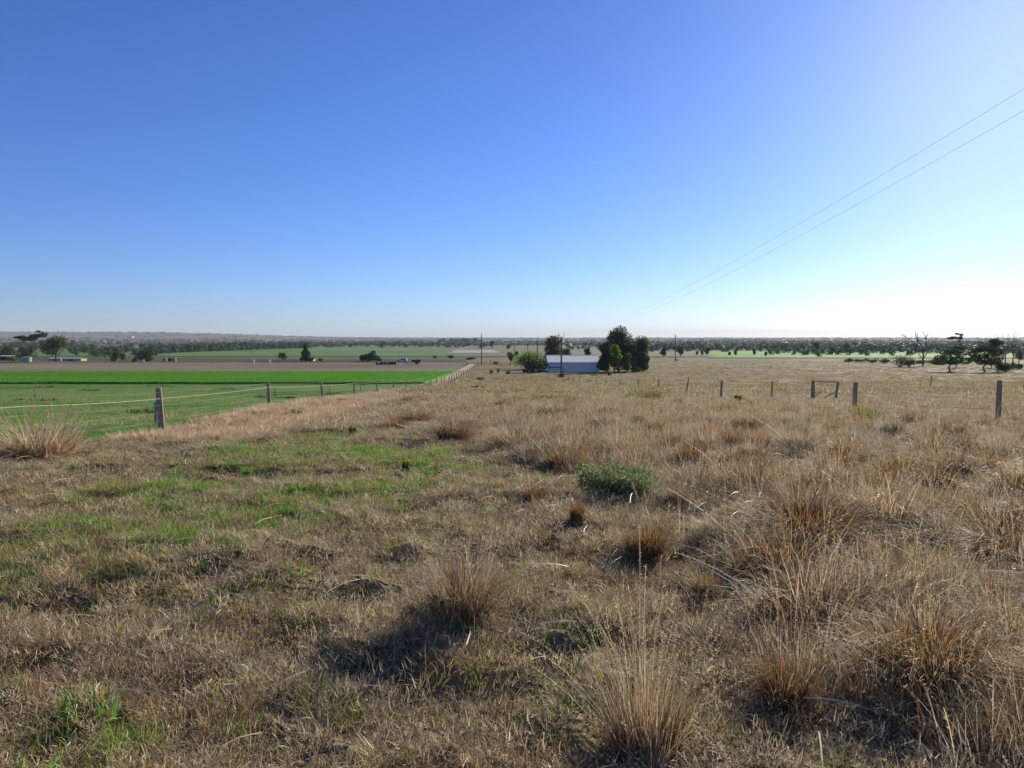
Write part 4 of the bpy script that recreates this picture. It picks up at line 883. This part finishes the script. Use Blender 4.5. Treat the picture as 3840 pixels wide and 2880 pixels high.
# water tank
x, y, z = on(98, 338); tk = empty('water_tank', (x, y, z), 0, 'squat round green water tank at the left edge of the farmyard', 'water tank')
mb = MB(); rd = 18 * mpp(338); mb.tube([(0, 0, -.2), (0, 0, 2.0)], rd, 28); mb.build('tank_wall', M['tank'], tk)
mb = MB(); mb.tube([(0, 0, 2.0), (0, 0, 2.12), (0, 0, 2.35)], [rd * 1.02, rd * 1.02, .2], 28); mb.build('tank_lid', M['tank'], tk)
mb = MB()
for i in range(4): mb.tube([(0, 0, .35 + i * .45), (0, 0, .39 + i * .45)], rd * 1.008, 28)
mb.build('hoop', M['tank'], tk)
def small_shed(px, Y, wm, dm, hm, label, wall, roof, name='low_shed', rise=.6):
    x, y, z = on(px, Y); s = empty(name, (x, y, z), 0, label, 'shed'); mb = MB(); w2 = wm / 2
    mb.box(-w2, w2, 0, .08, -.3, hm); mb.box(-w2, w2, dm - .08, dm, -.3, hm); mb.box(-w2, -w2 + .08, .081, dm - .081, -.3, hm); mb.box(w2 - .08, w2, .081, dm - .081, -.3, hm); mb.build('wall', M[wall], s)
    mb = MB(); a, b, c = hm + .01, hm + rise, dm / 2
    mb.add([(-w2 - .2, -.2, a), (w2 + .2, -.2, a), (w2 + .2, c, b), (-w2 - .2, c, b), (w2 + .2, dm + .2, a), (-w2 - .2, dm + .2, a)], [(0, 1, 2, 3), (3, 2, 4, 5)]); o = mb.build('roof', M[roof], s)
    sd = o.modifiers.new('thickness', 'SOLIDIFY'); sd.thickness = .06; sd.offset = 1
    mb = MB(); mb.box(-w2 * .25, w2 * .15, -.03, -.005, -.2, hm * .75); mb.build('opening', M['darksteel'], s); return s
small_shed(268, 352, 9, 5, 1.1, 'long low shed with a pale blue roof under the spreading tree', 'tan_wall', 'tin')
small_shed(205, 356, 6, 5, 1.0, 'low shed with a pale blue roof left of the spreading tree trunk', 'tan_wall', 'tin')
small_shed(18, 370, 5, 4, 2.0, 'small white roofed shed among trees at the left edge', 'darksteel', 'white', rise=.35)
small_shed(636, 352, 2.4, 3, 1.3, 'dark open shed between the two golden bales', 'rustmetal', 'rustmetal', rise=.2)
small_shed(1150, 352, 6, 4, .8, 'low white walled shed behind the conifer', 'white', 'tin', rise=.2)
small_shed(1752, 1560, 34, 14, 3.5, 'far long pale farm roof among trees on the plain', 'white', 'tin', rise=3)
small_shed(1713, 1700, 12, 10, 4, 'far small white gabled house in the tree clump', 'white', 'white', rise=2)
small_shed(490, 3600, 22, 14, 7, 'bright white house far up on the left hill', 'white', 'white', rise=3)
def bale(px, Y, rad, wd, label, mat, group, name='round_bale', rz=0., upright=False):
    x, y, z = on(px, Y); mb = MB(); n = 18
    mb.tube([(-wd / 2, 0, 0), (-wd / 2 + .05, 0, 0), (-wd * .2, 0, 0), (wd * .2, 0, 0), (wd / 2 - .05, 0, 0), (wd / 2, 0, 0)], [rad * .9, rad * .985, rad, rad, rad * .985, rad * .9], n)
    o = mb.build(name, M[mat]); o.location = (x, y, z + rad * .97 - .03 if not upright else z + wd / 2 - .03); o.rotation_euler = (0, R(90) if upright else 0, rz)
    return tag(o, label, 'bale', group)
nth = ['leftmost green wrapped bale of the row beside the silver car', 'second green wrapped bale from the left end of the row', 'third green wrapped bale from the left end of the row',
       'fourth green wrapped bale from the left, first of the touching ones', 'fifth green wrapped bale in the row, touching both neighbours', 'rightmost green wrapped bale, nearest to the silver car']
for k, px in enumerate((1417, 1431.5, 1445.5, 1459, 1470.5, 1482)):
    bale(px, 292 + k * .3, .64, 1.16, nth[k], 'wrap', 'green wrapped bales in a row', rz=[R(62), R(20), R(8), 0, 0, 0][k])
bale(619, 340, .9, 1.7, 'left one of two golden bales in the left farmyard', 'hay', 'golden bales', upright=True)
bale(653, 340, .9, 1.7, 'right one of two golden bales in the left farmyard', 'hay', 'golden bales', upright=True)
# white drums and posts in the yard
def drum(px, Y, h, rd, label):
    x, y, z = on(px, Y); mb = MB(); mb.tube([(0, 0, -.05), (0, 0, h * .33), (0, 0, h * .36), (0, 0, h * .66), (0, 0, h * .69), (0, 0, h)], [rd, rd, rd * 1.04, rd * 1.04, rd, rd], 12)
    o = mb.build('white_drum', M['white']); o.location = (x, y, z); tag(o, label, 'drum')
drum(537, 338, 1.0, .45, 'white drum standing before the wide dark tree')
drum(950, 318, 1.4, .5, 'left white tank by the yard rails'); drum(1010, 318, 1.4, .5, 'right white tank by the yard rails')
drum(1883, 280, .9, .35, 'white drum on the slope left of the little olive tree')
YR = empty('yard_fence', (0, 0, 0), 0, 'grey timber stock yard rails left of the conifer', 'fence'); yp = []
for px in range(932, 1120, 14):
    x, y, z = on(px, 321); yp.append((x, y)); wpost(YR, x, y, 1.5, .09, 'post')
wires(YR, yp, [.45, .85, 1.3], ['post'] * 3, [.05] * 3, 'rail')
# ------------------------------------------------------------ silver car
def car():
    x, y, z = on(1507, 330); root = empty('silver_car', (x, y, z), R(4), 'silver four wheel drive wagon parked beyond the wrapped bales, facing left', 'car')
    prof = [(-2.4, .42), (-2.42, .75), (-2.3, .98), (-1.15, 1.12), (-.55, 1.62), (1.9, 1.72), (2.25, 1.15), (2.33, .95), (2.33, .45), (1.9, .36), (-2.0, .36)]
    def ext(prof, w0, name, mat, inset=0):
        mb = MB(); n = len(prof); v = []
        for s_ in (-1, 1):
            for a, b in prof: v.append((a, s_ * (w0 - max(0, b - 1.05) * .28), b))
        mb.add(v, [tuple(range(n))[::-1] if 0 else tuple(range(n)), tuple(range(2 * n - 1, n - 1, -1))] + [((i + 1) % n, i, i + n, (i + 1) % n + n) for i in range(n)])
        return mb.build(name, M[mat], root, bevel=.05 if not inset else 0)
    ext(prof, .92, 'body', 'paint_silver')
    for s_ in (-1, 1):
        for a, b, c, d in ((-.85, -.1, 1.15, 1.55), (.0, .85, 1.15, 1.57), (.95, 1.85, 1.15, 1.58)):
            mb = MB(); w1, w2 = .92 - .1 * .28 + .012, .92 - .5 * .28 + .012; sh_ = .3 if a < -.5 else 0
            mb.add([(a, s_ * w1, c), (b, s_ * w1, c), (b, s_ * w2, d), (a + sh_, s_ * w2, d)], [(0, 1, 2, 3)]); mb.build('window', M['glass'], root)
    for wx in (-1.45, 1.45):
        for s_ in (-1, 1):
            mb = MB(); mb.tube([(wx, s_ * .72, .38), (wx, s_ * .95, .38)], .38, 16); wh = mb.build('wheel', M['tyre'], root)
            mb = MB(); mb.tube([(wx, s_ * .94, .38), (wx, s_ * .965, .38)], .21, 12); mb.build('rim', M['wire'], wh)
    mb = MB(); mb.add([(-1.12, -.8, 1.14), (-1.12, .8, 1.14), (-.6, .72, 1.6), (-.6, -.72, 1.6)], [(0, 1, 2, 3)]); o = mb.build('windscreen', M['glass'], root); o.location.x = -.03
    mb = MB(); mb.box(2.34, 2.38, -.8, .8, .5, .66); mb.build('rear_bumper', M['white'], root)
    for s_ in (-1, 1):
        mb = MB(); mb.box(-2.44, -2.36, s_ * .72 - .13, s_ * .72 + .13, .78, .93); mb.build('headlight', M['glass'], root)
car()
def machine():
    x, y, z = on(1561, 300); root = empty('farm_implement', (x, y, z), R(-3), 'rusty two wheeled farm implement with a long drawbar beside the car', 'farm implement')
    mb = MB(); mb.add([(-1.5, -.8, .7), (2.0, -.8, .7), (2.0, .8, .7), (-1.5, .8, .7), (-1.9, -1.0, 1.7), (2.2, -1.0, 1.9), (2.2, 1.0, 1.9), (-1.9, 1.0, 1.7)], [(0, 3, 2, 1), (4, 5, 6, 7), (0, 1, 5, 4), (1, 2, 6, 5), (2, 3, 7, 6), (3, 0, 4, 7)]); mb.build('hopper', M['rustmetal'], root)
    mb = MB(); mb.tube([(-4.6, 0, .5), (-1.4, 0, .65)], .09, 6); mb.build('drawbar', M['rustmetal'], root)
    for s_ in (-1, 1):
        mb = MB(); mb.tube([(.3, s_ * 1.05, .45), (.3, s_ * 1.3, .45)], .48, 14); mb.build('wheel', M['tyre'], root)
    mb = MB(); mb.tube([(.3, -1.05, .45), (.3, 1.05, .45)], .06, 6); mb.build('axle', M['rustmetal'], root)
    mb = MB(); mb.box(-4.65, -4.5, -.06, .06, -.1, .55); mb.build('jockey_stand', M['rustmetal'], root)
machine()
x, y, z = on(1942, 300); s = empty('trailer', (x, y, z), 0, 'small pale blue covered trailer left of the bright bush', 'trailer')
mb = MB(); mb.box(-1.3, 1.3, -.8, .8, .5, 1.6); mb.build('box_body', M['tin'], s, bevel=.08); mb = MB(); mb.tube([(0, -.95, .35), (0, -.75, .35)], .35, 12); mb.build('wheel', M['tyre'], s); mb = MB(); mb.tube([(0, .75, .35), (0, .95, .35)], .35, 12); mb.build('wheel', M['tyre'], s)
mb = MB(); mb.tube([(-2.2, 0, .45), (-1.25, 0, .5)], .05, 6); mb.build('drawbar', M['wire'], s)
x, y, z = on(2538, 340); s = empty('notice_board', (x, y, z), 0, 'blank pale board low beside the slender right hand pole', 'board')
mb = MB(); mb.box(-.55, .55, -.03, .03, .4, 1.25); mb.build('panel', M['white'], s); mb = MB(); mb.box(-.4, -.32, .035, .1, -.2, 1.2); mb.build('leg', M['post'], s); mb = MB(); mb.box(.32, .4, .035, .1, -.2, 1.2); mb.build('leg', M['post'], s)
x, y, z = on(1839, 300); mb = MB(); mb.tube([(0, 0, -.2), (0, 0, 1.6)], [.14, .11], 8); o = mb.build('lone_post', M['darkpost']); o.location = (x, y, z); tag(o, 'single dark post beyond the thin tall pole', 'post')

# ------------------------------------------------------------ right hand trees
def flat_lobes(spec, Y):
    u = mpp(Y); return [(a * u, random.uniform(-1, 1) * c * u * .4, b * u, c * u, c * u, d * u) for a, b, c, d in spec]
T(3565, 1392, 150, 104, 'low wide bright topped wattle, left of the two joined ones at right', 'leaf_mid', 'wattle_tree', Y=218, lobes=flat_lobes([(-55, 38, 24, 10), (-38, 52, 22, 12), (-22, 74, 22, 12), (0, 78, 24, 11), (20, 74, 24, 12), (36, 66, 20, 12), (-10, 50, 26, 16), (22, 44, 24, 16), (-35, 34, 24, 9), (48, 42, 22, 14), (5, 36, 24, 10)], 218), nleaf=5200, ls=.24, trunk=.3, tr=.22)
T(3697, 1392, 170, 104, 'dark wide domed wattle leaning over several stems near the right edge', 'leaf_dark', 'wattle_tree', Y=216, lobes=flat_lobes([(-58, 70, 22, 9), (-35, 82, 24, 10), (-10, 92, 24, 10), (15, 88, 24, 11), (38, 74, 22, 12), (52, 60, 16, 16), (-40, 52, 24, 12), (-10, 60, 26, 12), (15, 58, 24, 14), (-20, 38, 24, 10), (18, 38, 26, 12), (45, 40, 18, 12)], 216), nleaf=5200, ls=.24, trunk=.3, tr=.24)
B(3772, 1392, 66, 44, 'dark dense bush in front of the bare stems near the right edge', 'leaf_dark', 'large_bush', Y=214, nleaf=1600, ls=.22, nl=9)
T(3588, 1350, 66, 128, 'tall tiered umbrella tree with two flat plates of leaves', 'leaf_dark', 'umbrella_tree', Y=265, lobes=flat_lobes([(-28, 108, 14, 4), (-12, 111, 14, 4), (5, 108, 12, 4), (-3, 124, 9, 3), (14, 120, 8, 6), (10, 110, 7, 6), (8, 98, 6, 3), (0, 70, 17, 6), (16, 72, 15, 5), (-8, 64, 14, 5), (8, 60, 16, 6)], 265), nleaf=2300, ls=.24, trunk=.4, tr=.16, shell=.25)
T(3720, 1350, 66, 112, 'umbrella tree with one thick rounded leafy top near the right edge', 'leaf_dark', 'umbrella_tree', Y=262, lobes=flat_lobes([(-2, 98, 14, 9), (14, 100, 12, 8), (28, 94, 12, 6), (4, 84, 16, 9), (-16, 70, 10, 6), (-26, 88, 8, 3), (-8, 60, 14, 7), (18, 88, 12, 7)], 262), nleaf=2300, ls=.24, trunk=.4, tr=.18, shell=.25)
def bare_tree(px, Y, limbs_px, label, seed, r0, twigs=9):
    r = np.random.default_rng(seed); x, y, z = on(px, Y); u = mpp(Y); root = empty('dead_tree', (x, y, z), 0, label, 'dead tree')
    mb = MB(); tw = MB()
    for k, L in enumerate(limbs_px):
        P = [np.array([a * u, (r.uniform(-.25, .25) * abs(b) * .3) * u * (i_ > 0), b * u]) for i_, (a, b) in enumerate(L)]
        w0 = r0 * (1 if k == 0 else .5); (mb if k == 0 else tw).tube(P, list(np.linspace(w0, w0 * (.7 if k == 0 else .2), len(P))), 6, cap=False)
        if k:
            for _ in range(twigs):
                i_ = r.integers(1, len(P)); q = P[i_ - 1] + (P[i_] - P[i_ - 1]) * r.uniform(.3, 1); d = (P[i_] - P[i_ - 1]); d /= np.linalg.norm(d)
                e = d + r.normal(0, .5, 3); e[2] = abs(e[2]) + .2; e /= np.linalg.norm(e); ln = r.uniform(8, 22) * u; m_ = q + e * ln * .5 + r.normal(0, .06, 3) * ln
                tw.tube([q, m_, q + e * ln + np.array([0, 0, .1 * ln])], [w0 * .32, w0 * .2, w0 * .1], 4, cap=False)
    mb.build('trunk', M['deadwood'], root); tw.build('branches', M['deadwood'], root)
bare_tree(3461, 275, [[(0, -4), (1, 22), (0, 38)], [(0, 36), (-8, 62), (-20, 92), (-26, 128)], [(-6, 58), (-30, 84), (-58, 104), (-88, 118)], [(1, 36), (6, 66), (9, 92), (14, 124)], [(2, 30), (18, 58), (34, 84), (50, 98)], [(0, 22), (-14, 44), (-24, 62)], [(9, 90), (4, 108), (0, 126)], [(-20, 92), (-30, 110), (-36, 130)]], 'tall bare forked dead tree left of the umbrella trees', 5, .34)
bare_tree(3798, 250, [[(0, -4), (0, 30), (1, 60)], [(1, 58), (3, 90), (5, 118)], [(0, 50), (-8, 84), (-12, 124)], [(1, 66), (10, 98), (14, 128)], [(0, 56), (-5, 92), (-2, 130)]], 'bare upright dead tree near the right edge, right one of two', 6, .22, 7)
bare_tree(3772, 262, [[(0, -4), (-1, 30), (-2, 56)], [(-2, 54), (-8, 88), (-16, 128)], [(-2, 54), (2, 86), (0, 122)], [(-6, 76), (-18, 100), (-30, 112)]], 'thin bare dead tree between the thick topped umbrella tree and its neighbour', 8, .2, 7)
B(3372, 1376, 95, 50, 'low feathery grey bush left of the dead forked tree', 'leaf_grey', 'large_bush', nleaf=1600, ls=.2, nl=10)
B(3410, 1374, 60, 36, 'olive low bush touching the feathery grey one', 'leaf_olive', 'large_bush', Y=262, nleaf=900, ls=.2, nl=8)
T(3822, 1345, 40, 52, 'round green tree at the right edge beyond the bare stems', 'leaf_mid', 'tree', Y=300, nl=7, nleaf=900, ls=.3, trunk=.3)
B(3815, 1370, 60, 22, 'low dark hedge like bush at the right edge', 'leaf_dark', 'large_bush', Y=240, nleaf=700, ls=.22)
# a low green wall of scrub behind the right hand field edge
for k, (a, b, c) in enumerate(((3185, 50, 18), (3225, 44, 16), (3268, 52, 20), (3315, 50, 22), (3455, 60, 18), (3505, 50, 22))):
    B(a, 0, b, c, ('leftmost', 'second', 'third', 'fourth', 'fifth', 'rightmost')[k] + ' low green scrub bush of the row along the far side of the field', 'leaf_mid', 'scrub_bush', Y=330 - k * 6, nleaf=420, ls=.32, group='low scrub bushes along the far field edge')
# loose trees in the green fields beyond
for a, Y_, w_, h_, m_, lab in ((2487, 470, 30, 34, 'leaf_dark', 'dark round tree just left of the slender right hand pole'), (2552, 480, 32, 40, 'leaf_dark', 'dark round tree just right of the slender right hand pole'),
                            (2651, 520, 28, 32, 'leaf_mid', 'leaning round tree alone in the bright field'), (2614, 560, 8, 14, 'leaf_dark', 'tiny sapling left in the bright field'), (2632, 560, 9, 15, 'leaf_dark', 'tiny sapling right in the bright field'),
                            (2757, 520, 10, 22, 'leaf_dark', 'slim dark tree in the bright field'), (2736, 540, 8, 14, 'leaf_dark', 'small tree left of the slim dark one'), (2828, 520, 14, 28, 'leaf_dark', 'upright dark tree at the middle of the bright field'),
                            (2872, 520, 12, 16, 'leaf_dark', 'stubby tree at the right of the bright field'), (2685, 900, 14, 26, 'leaf_dark', 'taller tree poking above the far belt over the bright field'),
                            (3060, 620, 26, 44, 'leaf_dark', 'tall leaning dark tree above the belt left of the gate frame'), (3175, 560, 36, 44, 'leaf_grey', 'grey rounded tree above the belt right of the gate frame'), (3250, 640, 36, 34, 'leaf_dark', 'dark dome tree in the belt before the low scrub row'),
                            (1846, 1100, 22, 26, 'leaf_dark', 'far bare looking tree on the plain right of the thin pole'), (1908, 1000, 18, 16, 'leaf_dark', 'far small round tree on the plain above the olive tree'),
                            (322, 700, 14, 28, 'leaf_dark', 'dark tree rising above the left tree belt'), (605, 760, 22, 36, 'leaf_mid', 'tall rounded tree at the start of the long belt')):
    T(a, 0, w_, h_, lab, m_, 'field_tree', Y=Y_, nl=5, nleaf=420, ls=Y_ * .0013, trunk=.25)
# ------------------------------------------------------------ tree belts, one mesh per kind, copied
FT = []; FG = []
for i in range(8):
    r = np.random.default_rng(600 + i); lb = crown_lobes(r, 7, 1.2, 8.5, 7, top=.6); v, f, t = leaves(lb, 210, .85, 610 + i, .4)
    mb = MB(); mb.tube([(0, 0, -.5), (0, 0, 4)], [.25, .15], 5)
    v2 = np.array(mb.v); V = np.concatenate([v, v2]); quads = [q for q in mb.f if len(q) == 4]
    Fc = np.concatenate([f, np.array(quads) + len(v)]); tt = np.concatenate([t, np.full(len(v2), .2)])
    FG.append((V, Fc, tt))
    for mt in ('belt', 'scrub'):
        FT.append(quick('belt_tree', V, Fc, M[mt], tt, link=False).data)
FAR = []
def far_tree(px, Y, hp, group, label, wf=1., dark=False):
    FAR.append((hp * hp * wf, px, Y, hp, group, label, wf, dark, random.randrange(8) * 2 + (1 if dark else 0), random.uniform(0, 6.28)))
def grow_belts(limit=288):
    FAR.sort(key=lambda q: -q[0]); rest = {0: [], 1: []}
    for k, (_, px, Y, hp, group, label, wf, dark, mi, rz) in enumerate(FAR):
        x, y, z = on(px, Y); s = hp * mpp(Y) / 9.2
        if k < limit:
            o = bpy.data.objects.new('belt_tree', FT[mi]); col.objects.link(o)
            o.location = (x, y, z - .3); o.scale = (s * wf, s * wf, s); o.rotation_euler = (0, 0, rz); tag(o, label, 'tree', group)
        else:
            V, Fc, tt = FG[mi // 2]; c, n_ = math.cos(rz), math.sin(rz)
            W = np.column_stack([(V[:, 0] * c - V[:, 1] * n_) * s * wf + x, (V[:, 0] * n_ + V[:, 1] * c) * s * wf + y, V[:, 2] * s + z - .3]); rest[mi % 2].append((W, Fc, tt))
    for k, mt, nm, lb in ((0, 'belt', 'belt_thicket', 'greener small trees filling the gaps of the distant belts'), (1, 'scrub', 'belt_scrub', 'darker small trees filling the gaps of the distant belts')):
        v, f, t = merge(rest[k]); tag(quick(nm, v, f, M[mt], t), lb, 'trees', kind='stuff')
rd_ = random.Random(4)
def belt(n, px0, px1, Y0, Y1, h0, h1, w0, w1, group, what, marks, dark=0., gauss=None, spread=25, taper=0.):
    for k in range(n):
        f = (k + .5) / n; px = (px0 + (px1 - px0) * f + rd_.uniform(-6, 6)) if gauss is None else rd_.gauss(*gauss)
        Y_ = Y0 + (Y1 - Y0) * (f if gauss is None and spread < 99 else rd_.random()) + rd_.uniform(-spread, spread)
        h_ = rd_.uniform(h0, h1) * (1 - taper * f); wf = rd_.uniform(w0, w1)
        m_ = min(marks, key=lambda q: abs(q[0] - px)); side = 'left of' if px < m_[0] - 12 else 'right of' if px > m_[0] + 12 else 'level with'
        size = 'taller' if h_ > (h0 + h1) / 2 * (1 - taper * f) else 'lower'; sh_ = 'broad' if wf > (w0 + w1) / 2 else 'slim'
        far_tree(px, Y_, h_, group, f'{size} {sh_} tree in {what}, {side} {m_[1]}', wf, rd_.random() < dark)
LM = [(619, 'the left golden bale'), (653, 'the right golden bale'), (740, 'the long belt start'), (850, 'the middle of the stubble'), (946, 'the faint pole'), (1010, 'the right white tank'), (1058, 'the small olive tree'), (1147, 'the conifer')]
belt(150, 585, 1165, 620, 1060, 34, 42, .9, 1.25, 'trees of the long belt', 'the long dark belt', LM, .45, spread=22, taper=.28)
belt(60, 270, 620, 520, 780, 24, 36, 1.0, 1.7, 'trees of the left thicket', 'the left green thicket', [(322, 'the tall dark tree'), (433, 'the two lobed tree'), (505, 'the little bush'), (548, 'the wide dark tree'), (619, 'the golden bales')], .2, spread=99)
belt(26, -60, 300, 880, 1100, 22, 36, 1.1, 1.7, 'trees of the far left belt', 'the far left belt', [(20, 'the white roofed shed'), (98, 'the water tank'), (130, 'the umbrella tree'), (212, 'the spreading tree'), (290, 'the low sheds')], .5, spread=99)
belt(80, 1150, 1830, 1150, 1550, 12, 19, 1.8, 3.2, 'low trees across the plain', 'the thin dark plain line', [(1207, 'the yellow bush'), (1388, 'the windswept tree'), (1507, 'the silver car'), (1630, 'the brow bushes'), (1752, 'the far farm roof'), (1806, 'the thin tall pole')], .8, spread=99)
belt(40, 0, 0, 1750, 2300, 14, 24, 1.3, 2.2, 'trees round the far farm', 'the far farm clump', [(1680, 'the clump end'), (1713, 'the gabled house'), (1752, 'the pale farm roof'), (1790, 'the thin pole')], .9, gauss=(1725, 42))
belt(120, 2420, 3460, 760, 980, 20, 33, 1.2, 2.0, 'trees of the right belt', 'the bluish right belt', [(2487, 'the slender pole'), (2651, 'the leaning round tree'), (2757, 'the slim dark tree'), (2872, 'the stubby tree'), (3060, 'the leaning dark tree'), (3175, 'the grey rounded tree'), (3250, 'the dark dome tree'), (3400, 'the feathery bush')], .5, spread=99)
belt(44, 2880, 3360, 560, 700, 26, 40, 1.0, 1.7, 'trees of the near right belt', 'the nearer right belt', [(2894, 'the lone post'), (2960, 'the belt start'), (3060, 'the leaning dark tree'), (3120, 'the gate frame'), (3175, 'the grey rounded tree'), (3250, 'the dark dome tree'), (3340, 'the scrub row')], .5, spread=99)
belt(60, 3360, 3860, 560, 900, 24, 38, 1.2, 2.0, 'trees behind the right wattles', 'the belt behind the wattles', [(3372, 'the feathery bush'), (3459, 'the dead tree'), (3565, 'the left wattle'), (3700, 'the right wattle'), (3788, 'the bare trees')], .5, spread=99)
belt(26, 2120, 2480, 880, 1250, 16, 26, 1.2, 2.2, 'trees behind the shed', 'the row behind the shed', [(2140, 'the yellowish tree'), (2201, 'the small conical tree'), (2268, 'the narrow tree'), (2400, 'the rounded gum'), (2460, 'the slender pole')], .8, spread=99)
grow_belts()
# scrub on the ridges: one mass
def ridge_scrub():
    r = np.random.default_rng(21); Vs, Fs, Ts = [], [], []; n0 = 0
    spots = []
    for _ in range(15000):
        Y_ = math.exp(r.uniform(math.log(1500), math.log(8050))); u = r.uniform(-.80, .80); x = u * Y_
        d = fbm(np.array([x / 900 + Y_ / 6000]), np.array([Y_ / 160]), 91)[0]
        hillish = u < -.25
        top = (Y_ > 6200 and not hillish) or (hillish and 4700 < Y_ < 5300 and d > .5)
        if d > (.61 if hillish else .59) or (top and r.uniform() < .9): spots.append((x, Y_))
    for x, y in spots:
        s = r.uniform(3, 6) * (1 + y / 9000); c = np.array([x, y, g(x, y) + s * .3]); k = 9
        d = r.normal(0, 1, (k, 3)) * [1.8, 1.2, .45] * s * .5; u = r.normal(0, 1, (k, 3)); u /= np.linalg.norm(u, axis=1)[:, None]
        v = np.cross(u, r.normal(0, 1, (k, 3))); v /= np.linalg.norm(v, axis=1)[:, None]; q = (s * r.uniform(.35, .8, k))[:, None]
        Vs.append(np.stack([c + d - u * q, c + d + v * q * .7, c + d + u * q, c + d - v * q * .7], 1).reshape(-1, 3)); Ts.append(np.repeat(r.uniform(0, 1, k), 4))
    V = np.concatenate(Vs); tag(quick('ridge_scrub', V, np.arange(len(V)).reshape(-1, 4), M['scrub'], np.concatenate(Ts)), 'dark mallee scrub scattered over the far plains and ridges', 'scrub', kind='stuff')
ridge_scrub()
# low dark tufts over the slope and paddock
def paddock_tufts():
    obs = [mk('clump', M['leaf_olive'], 40, .5, .15, .35, .6, .5, .05, 180 + i, segs=2) for i in range(3)]
    L_ = lib('dark_tuft', obs); pts = []
    for a, b, c in ((131, 1503, 80), (175, 1452, 40), (334, 1465, 30), (850, 1458, 45), (1010, 1492, 40), (1075, 1495, 30), (1250, 1478, 30), (1352, 1443, 30), (560, 1550, 60), (600, 1448, 50), (1460, 1438, 40)):
        for _ in range(12): pts.append(at(a + random.uniform(-c, c), b + random.uniform(-2, 3))[:2])
    scatter('paddock_tufts', 'dark ungrazed grass tufts round the inner paddock posts', 'grass', np.array(pts), np.random.default_rng(2).uniform(.5, 1.1, len(pts)), .1, L_, 44)
    P = wedge(1500, 55, 330, 95); P = P[P[:, 0] > -12]; P = pick(P, sstep(.5, .62, fbm(P[:, 0] / 9, P[:, 1] / 14, 96)), 97)
    L2 = lib('slope_tuft', [mk('clump', M[m_], 70, .8, .15, .4, .6, .5, .05, 190 + i, segs=2) for i, m_ in enumerate(('yellowgreen', 'rust', 'grey', 'leaf_olive'))])
    scatter('slope_tufts', 'low olive and brown tufts dotted over the slope round the shed', 'grass', P, np.random.default_rng(3).uniform(.5, 1.3, len(P)), .1, L2, 98)
paddock_tufts()
# ------------------------------------------------------------ haze over the far land
hz_m = bpy.data.materials.new('haze'); hz_m.use_nodes = True; n_ = hz_m.node_tree.nodes; n_.remove(n_['Principled BSDF'])
vol = n_.new('ShaderNodeVolumePrincipled'); vol.inputs['Color'].default_value = (.82, .88, 1, 1); vol.inputs['Density'].default_value = 7.5e-5; vol.inputs['Anisotropy'].default_value = 0
hz_m.node_tree.links.new(vol.outputs[0], n_['Material Output'].inputs['Volume'])
mb = MB(); mb.box(-9400, 9400, -9400, 9400, -19, 90); tag(mb.build('haze', hz_m), kind='stuff')
